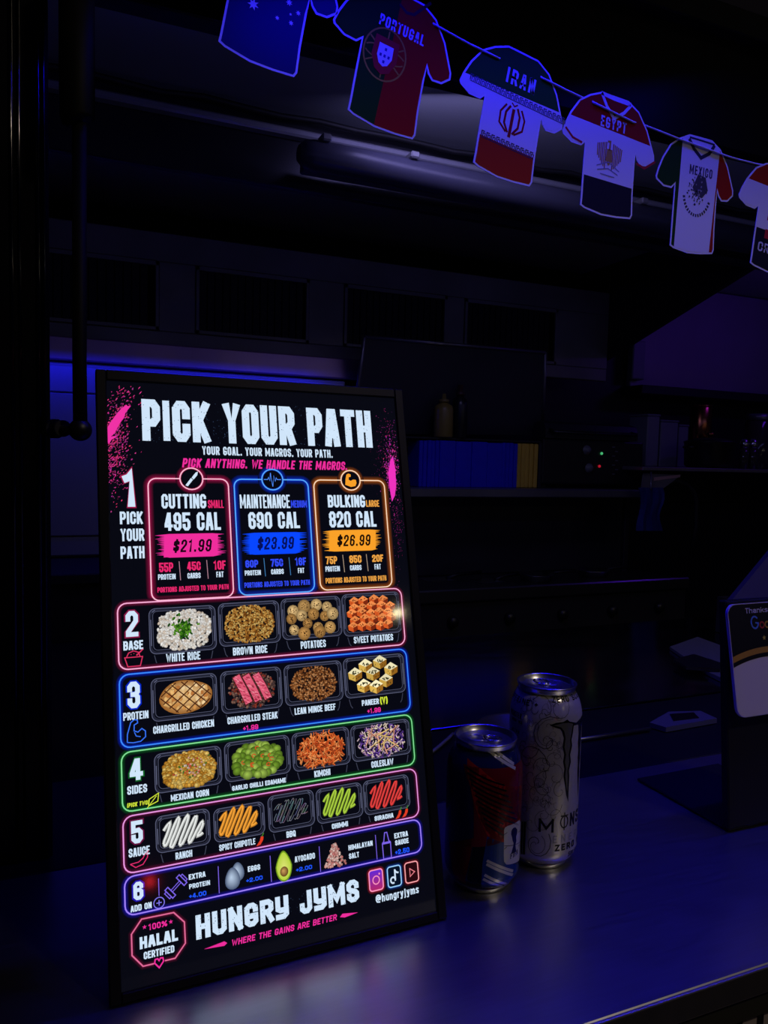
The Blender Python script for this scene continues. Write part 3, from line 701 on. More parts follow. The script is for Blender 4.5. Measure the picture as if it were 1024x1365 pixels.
def cubes(d, cs, s, top, left, right, spots, spotcol, rr, base=2.2):
    for i, (u, v) in enumerate(cs):
        L = base + i * .02; k = rr.uniform(.85, 1.1); c = lambda q: tuple(x * k for x in q); h = s * .62; t = s * .5
        N, E, S, W = (u, v + h + t), (u + s, v + h * .55 + t * .3), (u, v + h * .1), (u - s, v + h * .55 + t * .3)
        d.fill([W, S, E, N], c(top), L); d.fill([W, (u - s * .92, v - h * .5), (u, v - h * 1.15), S], c(left), L); d.fill([S, (u, v - h * 1.15), (u + s * .92, v - h * .5), E], c(right), L)
        for _ in range(spots):
            x, y = u + rr.uniform(-.5, .5) * s, v + h * .65 + rr.uniform(-.3, .4) * t; e = s * .10; d.fill([(x - e, y), (x, y - e * 1.2), (x + e, y), (x, y + e * 1.2)], spotcol, L + .01)
        for _ in range(spots // 2):
            x, y = u + rr.uniform(-.8, .8) * s, v - h * rr.uniform(0, .6); e = s * .07; d.fill([(x - e, y), (x, y - e * 1.2), (x + e, y), (x, y + e * 1.2)], spotcol, L + .01)
def squig(d, x0, x1, y0, y1, col, wd=.0028, seed=1, thin=False):
    xm = (x0 + x1) / 2; ym = (y0 + y1) / 2; u0 = UV(x0, ym)[0]; u1 = UV(x1, ym)[0]; v1 = UV(xm, y0)[1]; v0 = UV(xm, y1)[1]; W, H = u1 - u0, v1 - v0
    P = [(.02, .62), (.12, .80), (.20, .86), (.12, .55), (.0, .22), (.05, .12), (.12, .25), (.26, .70), (.38, .97), (.42, .93), (.34, .62), (.16, .14), (.20, .02), (.28, .18), (.46, .70), (.60, 1.), (.64, .93), (.56, .65), (.38, .14), (.42, .05), (.50, .18), (.66, .62), (.80, .93), (.84, .88), (.76, .58), (.60, .16), (.64, .08), (.72, .22), (.84, .50), (.96, .72), (.99, .64), (.92, .44), (.82, .26), (.90, .28), (.97, .34)]
    # smooth
    q = P
    for _ in range(1):
        r = [q[0]]
        for a, b in zip(q, q[1:]): r += [(a[0] * .75 + b[0] * .25, a[1] * .75 + b[1] * .25), (a[0] * .25 + b[0] * .75, a[1] * .25 + b[1] * .75)]
        q = r + [q[-1]]
    pts = [(u0 + a * W, v0 + b * H) for a, b in q]
    if thin:
        rr = random.Random(4)
        for off in (-.0009, .0009):
            for i in range(len(pts) - 3):
                if rr.random() < .62: d.line([(p[0] + off, p[1]) for p in pts[i:i + 3]], .0004, tuple(c * rr.uniform(.5, 1.1) for c in col), 2.5 + i * .002)
        return
    n = len(pts); seg = 6
    for i in range(0, n - 1, 3):
        s = pts[i:i + 4]
        d.line(s, wd, tuple(c * .35 for c in col), 2.2 + i * .012); d.line(s, wd * .72, tuple(c * .8 for c in col), 2.206 + i * .012); d.line([(p[0] - wd * .08, p[1] + wd * .08) for p in s], wd * .34, tuple(min(1, c * 1.25) for c in col), 2.211 + i * .012)
def food(i, k):
    x0, x1, y0, y1 = TR[i][k][0]; return tray
# (tray box), (content box), label texts
TR = [
 [((199, 289.3, 809, 868.7), (208, 283.6, 812, 866.5), [('WHITE RICE', (222.3, 882.9), (267.5, 868))]),
  ((292, 374.6, 802.5, 858.8), (299.4, 367.4, 805.8, 857.5), [('BROWN RICE', (311.7, 873.9), (357.1, 859.7))]),
  ((376, 456.7, 796.4, 850), (381.5, 449.8, 799.3, 849), [('POTATOES', (402.4, 865.1), (435.2, 852.4))]),
  ((457.7, 536, 790.5, 845.4), (463.5, 528.4, 793.4, 841.3), [('SWEET POTATOES', (473.3, 857.9), (525, 844.6))])],
 [((201.7, 291, 901.3, 957.5), (212.9, 284, 904.7, 953), [('CHARGRILLED CHICKEN', (205, 978.8), (285.9, 959))]),
  ((294.9, 377.3, 892.3, 947.4), (303, 370, 895, 945), [('CHARGRILLED STEAK', (304.3, 966), (370.8, 948.5)), ('+1.99', (325.2, 974.8), (345, 965.4), PNK)]),
  ((380, 458.4, 883.8, 937.2), (387.7, 451.3, 887.3, 935.7), [('LEAN MINCE BEEF', (394.2, 953.2), (448.2, 937.8))]),
  ((459.5, 541.5, 874.6, 926.9), (465.6, 533.9, 875, 927.5), [('PANEER', (484, 941.3), (506.2, 931)), ('(V)', (508.3, 939.2), (517.9, 928.5), LIM), ('+1.99', (491.3, 951.5), (508.7, 942.7), PNK)])],
 [((206, 297, 1000.2, 1051.9), (215.8, 290, 1001, 1052), [('MEXICAN CORN', (228.6, 1069.2), (279.2, 1052.3))]),
  ((299.9, 388.4, 985.4, 1037), (308.5, 379.4, 988, 1039), [('GARLIC CHILLI EDAMAME', (310.6, 1055), (382, 1037))]),
  ((390.4, 468.3, 973.6, 1023.8), (398.6, 460, 977.7, 1022.8), [('KIMCHI', (420.5, 1036.8), (441.4, 1024.9))]),
  ((469, 549, 963.3, 1010.5), (477.3, 542, 964.4, 1011), [('COLESLAW', (496.8, 1024.2), (525.5, 1011))])],
 [((207.6, 281.5, 1084, 1132.3), (217.7, 273, 1087.8, 1129.7), [('RANCH', (234.9, 1146.9), (256.8, 1133.4))]),
  ((285.3, 354.5, 1074.3, 1118.3), (292.9, 344.8, 1075.4, 1115), [('SPICY CHIPOTLE', (293.3, 1135.5), (341.2, 1117.9))]),
  ((358.2, 420.9, 1057.6, 1105.9), (367, 411.9, 1064.5, 1097), [('BBQ', (383.3, 1117.7), (395, 1107))]),
  ((422.6, 485.3, 1048, 1094), (431.6, 476, 1051.8, 1088.7), [('CHIMMI', (443.9, 1106), (465, 1095))]),
  ((485.8, 548, 1037.2, 1082.3), (494.4, 538.6, 1041, 1078), [('SIRACHA', (501, 1095.2), (525.7, 1084))])]]
def chilli(d, px, py):
    u, v = UV(px, py); c = s2l((225, 60, 35))
    d.fill([(u - .0032, v - .0036), (u, v - .003), (u + .0022, v), (u + .0026, v + .0024), (u + .0006, v + .0026), (u - .0004, v - .0002)], c, 4); d.line([(u + .0016, v + .0026), (u + .0028, v + .005)], .0007, s2l((70, 130, 40)), 4)
for i, r in enumerate(TR):
    for k, (tb, cb, lb) in enumerate(r):
        d = D(); tray(d, *tb); key = (i, k); sd = i * 10 + k + 1
        if key == (0, 0):
            pts, rr, B = heap(*cb, 420, .0009, .0008, None, sd, sq=2.6); blobs(d, pts, rr, .0016, .0011, [s2l((250, 246, 238)), s2l((238, 230, 220)), s2l((255, 253, 250)), s2l((225, 208, 190))], .5, 90, 6)
            cu, cv, W, H = B; g2 = [(cu + rr.gauss(-.0006, .0036), cv + rr.gauss(.001, .0034)) for _ in range(100)]
            blobs(d, g2, rr, .0017, .0009, [s2l((70, 140, 30)), s2l((110, 180, 50)), s2l((35, 90, 20))], .3, 90, 6, base=4.2)
        elif key == (0, 1):
            pts, rr, B = heap(*cb, 560, .00075, .0007, None, sd, sq=2.4); blobs(d, pts, rr, .0012, .0008, [s2l((222, 165, 80)), s2l((200, 135, 55)), s2l((240, 195, 110)), s2l((150, 90, 30))], .28, 90, 6, dz=.003)
        elif key == (0, 2):
            cu = [(.14, .74), (.37, .86), (.62, .88), (.84, .80), (.10, .52), (.31, .60), (.55, .62), (.78, .54), (.95, .60), (.42, .36), (.14, .20), (.34, .08), (.63, .22), (.88, .20), (.66, .10)]
            _, rr, B = heap(*cb, 1, .001, .001, None, sd); x0, y0 = B[0] - B[2], B[1] - B[3]
            P = [(x0 + a * 2 * B[2], y0 + b * 2 * B[3]) for a, b in cu]; blobs(d, P, rr, .0047, .0048, [s2l((225, 175, 105)), s2l((240, 200, 135)), s2l((210, 155, 85))], .30, 40, 12, dz=.03, spots=16, spotcol=s2l((50, 28, 10)))
        elif key == (0, 3):
            _, rr, B = heap(*cb, 1, .001, .001, None, sd); x0, y0 = B[0] - B[2], B[1] - B[3]; cs = []
            for rw, (yy, n) in enumerate(((.86, 4), (.66, 5), (.48, 5), (.30, 5), (.10, 5))):
                for j in range(n): cs.append((x0 + (j + .5 + rr.uniform(-.1, .1) + (.25 if rw % 2 else 0)) / (n + .2) * 2 * B[2] * (.85 if rw == 0 else 1) + (.0025 if rw == 0 else 0), y0 + (yy + rr.uniform(-.03, .03)) * 2 * B[3]))
            cubes(d, cs, .0046, s2l((240, 140, 75)), s2l((215, 90, 35)), s2l((125, 40, 15)), 6, s2l((90, 30, 10)), rr)
        elif key == (1, 0):
            _, rr, B = heap(*cb, 1, .001, .001, None, sd); cu, cv, W, H = B; W += .001; H += .0
            ring = [(cu + W * math.cos(a) * (1 + .04 * math.sin(2 * a)), cv + H * math.sin(a) * (1 + .05 * math.cos(3 * a))) for a in [2 * PI * q / 28 for q in range(28)]]
            d.fan((cu + .001, cv + .002), ring, s2l((240, 200, 140)), s2l((150, 95, 40)), 2.2)
            P = [(cu + rr.uniform(-.8, .8) * W, cv + rr.uniform(-.75, .75) * H) for _ in range(70)]; P = [p for p in P if ((p[0] - cu) / W) ** 2 + ((p[1] - cv) / H) ** 2 < .8]
            blobs(d, P, rr, .0020, .0014, [s2l((235, 185, 115)), s2l((215, 150, 80)), s2l((250, 215, 160)), s2l((190, 120, 60))], .8, 90, 6, base=2.3, dz=.002)
            for sl, off in [(40, o) for o in (-.9, -.55, -.2, .15, .5, .85)] + [(-42, o) for o in (-.8, -.4, 0, .4, .8)]:
                a = math.radians(sl); dx, dy = math.cos(a), math.sin(a); px_, py_ = cu - dy * off * H * 1.25, cv + dx * off * H * 1.25; s = []
                for q in range(-12, 13):
                    x, y = px_ + dx * q * .0014, py_ + dy * q * .0014
                    if ((x - cu) / W) ** 2 + ((y - cv) / H) ** 2 < .93: s.append((x, y))
                if len(s) > 1: d.line(s, .0008, s2l((70, 32, 15)), 3.2)
        elif key == (1, 1):
            pts, rr, B = heap(*cb, 260, .0009, .0009, None, sd, sq=2.2); blobs(d, pts, rr, .0013, .001, [s2l((120, 90, 80)), s2l((80, 60, 60)), s2l((150, 110, 95)), s2l((150, 60, 45))], .3, 90, 6)
            cu, cv, W, H = B
            for q, off in enumerate((-.42, -.02, .40)):
                a0 = (cu + off * W - .0040, cv + H * .88); a1 = (cu + off * W + .0050, cv - H * .72 + .001 * q)
                mid = ((a0[0] + a1[0]) / 2 + .0004, (a0[1] + a1[1]) / 2)
                d.line([a0, mid, a1], .0068, s2l((70, 28, 28)), 3.6 + q * .1, ends=.0008); d.line([a0, mid, a1], .0056, s2l((222, 90, 118)), 3.63 + q * .1)
                for _ in range(46):
                    w_ = rr.random(); x = a0[0] + (a1[0] - a0[0]) * w_ + rr.uniform(-.0024, .0024); y = a0[1] + (a1[1] - a0[1]) * w_
                    d.line([(x - .0009, y + .0004), (x + .0009, y - .0005)], .0004, rr.choice((s2l((240, 150, 165)), s2l((170, 40, 70)), s2l((130, 30, 45)))), 3.66 + q * .1)
        elif key == (1, 2):
            pts, rr, B = heap(*cb, 420, .0009, .0008, None, sd, sq=2.3); pts = [p for p in pts if rr.random() < .95]
            blobs(d, pts, rr, .0013, .0009, [s2l((190, 120, 65)), s2l((150, 88, 45)), s2l((215, 150, 95)), s2l((95, 52, 25))], .2, 90, 5)
        elif key == (1, 3):
            _, rr, B = heap(*cb, 1, .001, .001, None, sd); x0, y0 = B[0] - B[2], B[1] - B[3]
            cs = [(x0 + a * 2 * B[2], y0 + b * 2 * B[3]) for a, b in ((.34, .76), (.64, .82), (.12, .55), (.86, .60), (.48, .52), (.28, .22), (.74, .30), (.53, .16))]
            cubes(d, cs, .0062, s2l((245, 235, 190)), s2l((215, 175, 80)), s2l((150, 100, 30)), 12, s2l((45, 45, 20)), rr)
        elif key == (2, 0):
            pts, rr, B = heap(*cb, 240, .0013, .0012, None, sd, sq=2.4); blobs(d, pts, rr, .0018, .0017, [s2l((232, 175, 70)), s2l((205, 140, 45)), s2l((245, 205, 110))], .3, 90, 8)
            cu, cv, W, H = B; g2 = [(cu + rr.gauss(.001, .0045), cv + rr.gauss(.001, .003)) for _ in range(60)]; blobs(d, g2, rr, .0009, .0008, [s2l((235, 215, 200)), s2l((220, 80, 60)), s2l((90, 130, 50)), s2l((240, 180, 160))], .4, 90, 5, base=3.6)
        elif key == (2, 1):
            pts, rr, B = heap(*cb, 62, .0028, .0026, None, sd, sq=2.6); blobs(d, pts, rr, .0036, .0032, [s2l((140, 180, 60)), s2l((170, 205, 85)), s2l((115, 155, 45))], .28, 30, 10, dz=.02)
            for _ in range(9):
                a, q = rr.uniform(0, 6.28), rr.uniform(.1, .85); u, v = B[0] + B[2] * q * math.cos(a), B[1] + B[3] * q * math.sin(a)
                d.line(arc(u, v, .0014, .0011, rr.uniform(0, 90), rr.uniform(250, 340), 8), .0007, s2l((200, 80, 35)), 3.9)
        elif key == (2, 2):
            pts, rr, B = heap(*cb, 260, .0009, .0009, None, sd, sq=2.5); strands(d, pts, rr, .0055, .0010, [s2l((225, 105, 45)), s2l((200, 80, 35)), s2l((245, 150, 85))], curl=3.2)
        elif key == (2, 3):
            pts, rr, B = heap(*cb, 300, .0009, .0008, None, sd, sq=2.4); strands(d, pts, rr, .0026, .0009, [s2l((110, 70, 160)), s2l((215, 190, 200)), s2l((190, 150, 180)), s2l((80, 50, 130)), s2l((235, 215, 190))], curl=1)
            cu, cv, W, H = B; g2 = [(cu + rr.uniform(-.6, .6) * W, cv + rr.uniform(-.5, .6) * H) for _ in range(16)]; strands(d, g2, rr, .011, .0009, [s2l((240, 170, 140)), s2l((245, 205, 130))], base=3.6, curl=.4, ang=(55, 50))
        else:
            col = [s2l((215, 218, 216)), s2l((228, 150, 50)), s2l((120, 118, 132)), s2l((160, 195, 60)), s2l((215, 60, 58))][k]
            squig(d, *cb, col, .0024 if k < 2 else .0021, thin=(k == 2))
        for q in lb: T(d, q[0], q[1], q[2], .23 if len(q) < 4 else .2, q[3] if len(q) > 3 else WHT, gap=.13)
        if key == (3, 1): chilli(d, 348, 1121)
        if key == (3, 4): chilli(d, 533, 1085.5); chilli(d, 541.8, 1083.4)
        nm = lb[0][0].lower()
        done(d, 'dish_picture', 'picture of a black tray captioned ' + lb[0][0])
# add-ons
d = D(); VI = s2l((125, 100, 235))
for (x, y, h) in ((212.3, 1183.5, .0058), (292.4, 1173.7, .0092), (362, 1159, .0092), (427.7, 1146, .0092), (503, 1130, .0092)):
    u, v = UV(x, y); d.line([(u, v - h), (u, v + h)], .0005, VI, 4)
u, v = UV(235.3, 1182.6); a = math.radians(40); R2 = lambda x, y: (u + x * math.cos(a) - y * math.sin(a), v + x * math.sin(a) + y * math.cos(a))
for s in (-1, 1):
    d.line([R2(s * .0040, -.0040), R2(s * .0066, -.0040), R2(s * .0066, .0040), R2(s * .0040, .0040)], .0007, VI, 4, closed=True); d.line([R2(s * .0066, -.0026), R2(s * .0082, -.0026), R2(s * .0082, .0026), R2(s * .0066, .0026)], .0006, VI, 4)
d.line([R2(-.004, .0008), R2(.004, .0008)], .0005, VI, 4); d.line([R2(-.004, -.0008), R2(.004, -.0008)], .0005, VI, 4)
for (x, y, rx, ry, L) in ((317.8, 1163, .0048, .0066, 3), (311, 1172, .0054, .0076, 3.4)):
    u, v = UV(x, y); ring = [(u + rx * math.cos(q) * (1 - .22 * math.sin(q)), v + ry * math.sin(q)) for q in [2 * PI * i / 20 for i in range(20)]]; d.fan((u - .001, v + .001), ring, s2l((185, 205, 230)), s2l((70, 85, 115)), L)
u, v = UV(379.6, 1155.5); ring = [(u + .0064 * math.cos(q) * (1 - .38 * max(0, math.sin(q))), v + .0110 * math.sin(q)) for q in [2 * PI * i / 24 for i in range(24)]]
d.fill(ring, s2l((110, 150, 30)), 3); ring2 = [(u + (a_ - u) * .88, v + (b_ - v) * .9) for a_, b_ in ring]; d.fan((u, v - .002), ring2, s2l((225, 230, 120)), s2l((180, 210, 60)), 3.2)
d.fan((u - .0008, v - .0030), [(u + .0032 * math.cos(q), v - .0038 + .0036 * math.sin(q)) for q in [2 * PI * i / 14 for i in range(14)]], s2l((205, 160, 90)), s2l((90, 55, 20)), 3.5)
u, v = UV(448, 1142); rr = random.Random(9); P = []
for _ in range(130):
    h = rr.random() ** 1.5; P.append((u + rr.uniform(-1, 1) * .0092 * (1 - h * .9), v - .0070 + .0155 * h + rr.uniform(-.0008, .0008)))
P.sort(key=lambda p: -p[1]); blobs(d, P, rr, .0012, .0011, [s2l((235, 170, 160)), s2l((215, 130, 125)), s2l((250, 215, 205))], .4, 90, 5, dz=.006)
u, v = UV(516.9, 1128)
d.line([(u - .0034, v - .0095), (u + .0034, v - .0095), (u + .0036, v + .002), (u + .0022, v + .0035), (u + .001, v + .010), (u - .001, v + .010), (u - .0022, v + .0035), (u - .0036, v + .002)], .0007, VI, 4, closed=True)
d.line([(u - .0036, v + .0022), (u + .0036, v + .0022)], .0016, VI, 4)
for s_, a, b, c in (('EXTRA', (252.5, 1174), (274.6, 1162.2), WHT), ('PROTEIN', (253, 1186.3), (280.6, 1174), WHT), ('+4.00', (253, 1199.2), (275.7, 1188), BLU), ('EGGS', (331.5, 1163.3), (347.6, 1152.6), WHT), ('+2.00', (329.4, 1177.9), (350.9, 1167.6), BLU),
    ('AVOCADO', (394.3, 1150.6), (420.8, 1137.2), WHT), ('+2.00', (396, 1163.5), (417, 1153.3), BLU), ('HIMALAYAN', (466.1, 1134.5), (497.8, 1121), WHT), ('SALT', (466.8, 1146), (479.8, 1136), WHT), ('EXTRA', (527.4, 1118.7), (545, 1108), WHT), ('SAUCE', (528.6, 1128), (545.9, 1117.4), WHT), ('+2.50', (528.6, 1140.5), (547, 1129.8), BLU)):
    T(d, s_, a, b, .22, c, gap=.14)
done(d, 'add_on_list', 'violet dumbbell, eggs, avocado, pink salt and bottle with prices')
# footer
d = D(); T(d, 'HUNGRY JYMS', (262.5, 1254.3), (478.7, 1172.0), .26, gap=.15, bold=.37, special={'Y': 'y_'})
u0, v0 = UV(262.5, 1254.3); u1, v1 = UV(478.7, 1172.0)
for _ in range(200):
    u = random.uniform(u0, u1); v = random.uniform(v0, v1); r = random.uniform(.00015, .0004); d.fill([(u - r, v), (u, v - r * 1.3), (u + r, v + .3 * r), (u, v + r)], s2l((45, 62, 90)), 5)
done(d, 'logo_lettering', 'large white lettering HUNGRY JYMS')
d = D(); T(d, 'WHERE THE GAINS ARE BETTER', (309.7, 1262.5), (449.5, 1219.5), .19, PNK, slant=.14)
for pts in (((272.8, 1266.6), (300, 1256), (303.8, 1258.2), (300, 1262)), ((478.7, 1217.2), (458, 1219), (454.5, 1223.6), (461, 1224))): d.fill([UV(*p) for p in pts], PNK, 4)
done(d, 'slogan', 'pink slogan between two tapered strokes')
d = D(); CP = s2l((225, 105, 150)); GP = s2l((110, 20, 60))
oc = [UV(*p) for p in ((206, 1286), (191.3, 1289.5), (176.6, 1275.2), (175.7, 1246.9), (189.3, 1226.4), (232.3, 1217.6), (246.6, 1230.3), (247.9, 1258.6), (234.3, 1278.7), (220.5, 1282))]
d.line(oc, .0009, CP, 3, glow=GP, gw=.0018, bg=BG)
T(d, '100%', (198.7, 1241.4), (223.5, 1227.5), .2, PNK); T(d, 'HALAL', (187, 1267), (237.6, 1239), .24, gap=.14); T(d, 'CERTIFIED', (192.3, 1280.5), (232.9, 1260.8), .22, gap=.13)
for p in ((193.2, 1237), (228.4, 1229.9)):
    u, v = UV(*p); d.fill([(u + (.0016 if k % 2 else .0006) * math.sin(k * PI / 5 + PI), v + (.0016 if k % 2 else .0006) * math.cos(k * PI / 5 + PI)) for k in range(10)], PNK, 4)
u, v = UV(212.8, 1283.8); d.line([(u, v - .0036), (u - .0030, v), (u - .0026, v + .0022), (u - .0010, v + .0024), (u, v + .0010), (u + .0010, v + .0024), (u + .0026, v + .0022), (u + .0030, v)], .0009, PNK, 4, closed=True)
done(d, 'halal_badge', 'pink octagon badge 100% HALAL CERTIFIED')
d = D()
for j, ((x, y), core, glow, fillc) in enumerate((((502.9, 1174), s2l((255, 150, 190)), s2l((190, 40, 60)), None), ((527.3, 1169), s2l((150, 205, 250)), s2l((20, 70, 170)), s2l((6, 18, 38))), ((550.4, 1163.4), s2l((250, 160, 165)), s2l((120, 15, 25)), s2l((40, 8, 12))))):
    u, v = UV(x, y); W = .0058; H = .0076
    if fillc: d.fill(rrect(u - W, v - H, u + W, v + H, .002, 3), fillc, 2.7)
    else:
        q = rrect(u - W, v - H, u + W, v + H, .002, 3)
        cols = lambda p: s2l((90 + 90 * (1 - (p[1] - v + H) / 2 / H), 40, 215 - 110 * (1 - (p[1] - v + H) / 2 / H)))
        for a_, b_ in zip(q, q[1:] + q[:1]): d.mb.poly([d.fn(u, v, 2.7), d.fn(*a_, 2.7), d.fn(*b_, 2.7)], [s2l((150, 40, 150)), cols(a_), cols(b_)])
    d.line(rrect(u - W, v - H, u + W, v + H, .0022, 4), .0009, core, 3, closed=True, glow=glow, gw=.0018, bg=BG)
    if j == 0:
        d.line(arc(u, v, .0028, .0030, 0, 360, 16)[:-1], .0008, core, 4, closed=True); d.fill(arc(u + .0030, v + .0042, .0007, .0008, 0, 360, 6)[:-1], core, 4)
    elif j == 1:
        d.line([(u + .0006, v + .0052), (u + .0006, v - .0024)], .0013, WHT, 4); d.line(arc(u - .0014, v - .0026, .0020, .0022, -20, 300, 12), .0012, WHT, 4); d.line([(u + .0006, v + .0048), (u + .0018, v + .0028), (u + .0038, v + .0022)], .0012, WHT, 4)
    else: d.line([(u - .0016, v + .0030), (u - .0016, v - .0030), (u + .0026, v)], .0007, s2l((240, 130, 140)), 4, closed=True)
T(d, '@hungryjyms', (502.7, 1205.0), (559.2, 1180.5), .17, gap=.26)
done(d, 'social_icons', 'three outlined social media icons over @hungryjyms')

# ---------------------------------------------------------------- drink cans
class Can:
    def __init__(s, cx, cy, prof): s.c = Vector((cx, cy, 0)); s.prof = prof
    def R(s, z):
        p = s.prof
        for (r0, z0), (r1, z1) in zip(p, p[1:]):
            if z0 <= z <= z1 and z1 > z0: return r0 + (r1 - r0) * (z - z0) / (z1 - z0)
        return p[-1][0]
    def hit(s, px, py, R=.033):
        D = ray(px, py); a = D.x ** 2 + D.y ** 2; ox, oy = EYE.x - s.c.x, EYE.y - s.c.y
        b = 2 * (ox * D.x + oy * D.y); c = ox * ox + oy * oy - R * R; q = b * b - 4 * a * c
        t = (-b - math.sqrt(max(q, 0))) / (2 * a); P = EYE + D * t
        return math.atan2(P.y - s.c.y, P.x - s.c.x) * .033, P.z       # arc length, height
    def fn(s, u, z, k):
        a = u / .033; r = s.R(z) + k * .00008; return Vector((s.c.x + r * math.cos(a), s.c.y + r * math.sin(a), z))
    def draw(s): return Draw(s.fn, .0022)
def can_lid(c, t, H, tabang, open_=False):
    prof = [(.0255, H - .0075), (.0262, H - .0045), (.0272, H - .0018), (.0275, H - .0006), (.0272, H), (.0264, H + .0001), (.0258, H - .0008), (.0250, H - .0050), (.0240, H - .0056), (.0232, H - .0046), (.0226, H - .0040), (.0001, H - .0040)]
    MB().lathe(prof, c.c.x, c.c.y, 0, 56).build('lid', mat('can_lid_metal', (.60, .60, .64), .28, 1., var=.1, nscale=150), t)
    z = H - .0034; ca, sa = math.cos(tabang), math.sin(tabang)
    P = lambda x, y, h=0: Vector((c.c.x + x * ca - y * sa, c.c.y + x * sa + y * ca, z + h))
    MB().tube([P(a, b, .0012) for a, b in arc(.0065, 0, .0078, .0058, 0, 360, 20)[:-1]], .0011, 8, closed=True).box((-.001, -.001, -.0006), (.001, .001, .0006), .0003, M=Matrix.Translation(P(.001, 0, .001))).build('pull_tab', mat('tab_metal', (.7, .7, .72), .2, 1.), t)
    MB().tube([P(a, b, -.0006) for a, b in arc(-.0075, 0, .0085, .0075, 0, 360, 24)[:-1]], .0006, 6, closed=True).lathe([(.0001, .0013), (.0022, .0012), (.0024, .0002)], P(0, 0).x, P(0, 0).y, z - .0002, 12).build('mouth_score', mat('can_lid_metal', (.6, .6, .6)), t)
def can_base(c, t):
    MB().lathe([(.0001, .0045), (.018, .0040), (.0225, .0004), (.0238, 0), (.0250, .0008), (.0258, .0030), (.0275, .0062)], c.c.x, c.c.y, 0, 56).build('base_rim', alu, t)
INK = attr_mat('can_ink', 0, .15, .2); INKT = attr_mat('white_can_ink', 0, .24, .35)

# tall white can
H = .168
tp = [(.0275, .0062), (.0300, .0095), (.0322, .0135), (.0330, .0180), (.0330, .1400), (.0327, .1435), (.0318, .1480), (.0300, .1535), (.0275, .1590), (.0258, .1605)]
tc = Can(.4220, .5796, tp)
t = thing('drink_can', 'tall white energy drink can with black claw emblem, the taller of the two cans', 'can', (tc.c.x, tc.c.y, 0))
b = MB().lathe(tp, tc.c.x, tc.c.y, 0, 64).build('body', mat('pearl_white_can_coat', (.50, .48, .44), .22, .35, var=.10, nscale=260, rvar=.05), t)
can_lid(tc, t, H, 1.9); can_base(tc, t)
Zt = lambda x, y: tc.hit(580 + x / 4.136, 880 + y / 4.136)
K = (.010, .010, .011); GR = (.14, .14, .13)
d = tc.draw()
cl1 = [(632, 358), (668, 345), (708, 340), (730, 327), (742, 338), (778, 344), (795, 327), (810, 303), (817, 330), (812, 350), (790, 354), (765, 360), (760, 400), (752, 440), (756, 470), (745, 520), (749, 560), (738, 610), (740, 640), (737, 700), (734, 782), (722, 740), (716, 690), (708, 640), (713, 600), (706, 560), (712, 520), (703, 480), (710, 430), (700, 395), (690, 380), (660, 371)]
p1 = [Zt(x, y) for x, y in cl1]; d.fill(p1, K, 2)
cl1b = [(655, 360), (700, 348), (735, 345), (760, 350), (752, 400), (744, 440), (746, 470), (736, 520), (739, 560), (729, 610), (731, 650), (729, 720), (724, 700), (718, 640), (722, 600), (716, 560), (722, 520), (713, 480), (719, 430), (712, 392), (695, 370)]
d.fill([Zt(x, y) for x, y in cl1b], GR, 3)
cx0 = Zt(734, 500)[0]
for j in (1, 2):
    du = .0185 * j
    q = [(u + du + (cx0 - u) * .25, z) for u, z in [Zt(x, y) for x, y in [(700, 366), (765, 350), (760, 400), (752, 440), (756, 470), (745, 520), (749, 560), (738, 610), (740, 640), (737, 700), (734, 790), (722, 740), (716, 690), (708, 640), (713, 600), (706, 560), (712, 520), (703, 480), (710, 430)]]]
    d.fill(q, K, 2)
q0 = Zt(800, 345); d.fill([q0, (q0[0] + .030, q0[1] + .006), (q0[0] + .028, q0[1] - .003), (q0[0], q0[1] - .004)], K, 2.2)
d.mb.build('claw_emblem', INKT, t)['label'] = 'black three-claw M emblem with grey fill'
d = tc.draw()
def ct(s, a, bb, wd, t_=.16, col=K, slant=0, L=2, gap=.35):
    u0, z0 = a; u1 = u0 + wd; text(d, s, u0, z0, u1, z0 + bb, t_, col, L, gap=gap, slant=slant)
m0 = Zt(570, 945)
ct('M', (m0[0], m0[1]), .0125, .0135, .17); 
mo = Zt(690, 935)
d.line(arc(mo[0] + .0042, mo[1] + .0068, .0040, .0055, 0, 360, 14)[:-1], .0012, K, 2, closed=True); d.line([(mo[0] + .0042, mo[1] - .001), (mo[0] + .0042, mo[1] + .0155)], .0010, K, 2)
for q in (((mo[0], mo[1] + .0125), (mo[0] + .0084, mo[1] + .0125)),): d.line(q, .0010, K, 2)
u_ = mo[0] + .0110; z_ = mo[1] + .001
ct('NSTER', (u_, z_), .0125, .043, .17)
e0 = Zt(648, 1010); ct('ENERGY', e0, .0070, .048, .16, (.30, .30, .30), gap=.9)
e0 = Zt(660, 1055); ct('ZERO ULTRA', e0, .0062, .060, .24, gap=.4)
e0 = Zt(735, 1104); ct('500 ML', (e0[0], max(e0[1], .0125)), .0058, .016, .2)
e0 = Zt(645, 214); z_ = e0[1]
def shoulder(px, py): return tc.hit(580 + px / 4.136, 880 + py / 4.136, .0302)
e0 = shoulder(648, 222); ct('ZERO SUGAR', (e0[0], e0[1] - .0025), .0050, .052, .20, gap=.45, L=3)
e0 = shoulder(455, 208); ct('CAFFEINE +', (e0[0] - .022, e0[1] - .0028), .0048, .048, .18, gap=.4, L=3)
for k, (x, y, s_, h, w_) in enumerate(((428, 300, 'MONSTER', .0052, .018), (425, 325, 'ENERGY MIX', .0032, .016), (425, 385, 'ULTRA', .0034, .012), (425, 412, 'ZERO', .0034, .010))):
    e0 = Zt(x, y); ct(s_, (e0[0] - (.004 if k == 0 else 0), e0[1]), h, w_, .16)
d.mb.build('lettering', INKT, t); d = tc.draw()
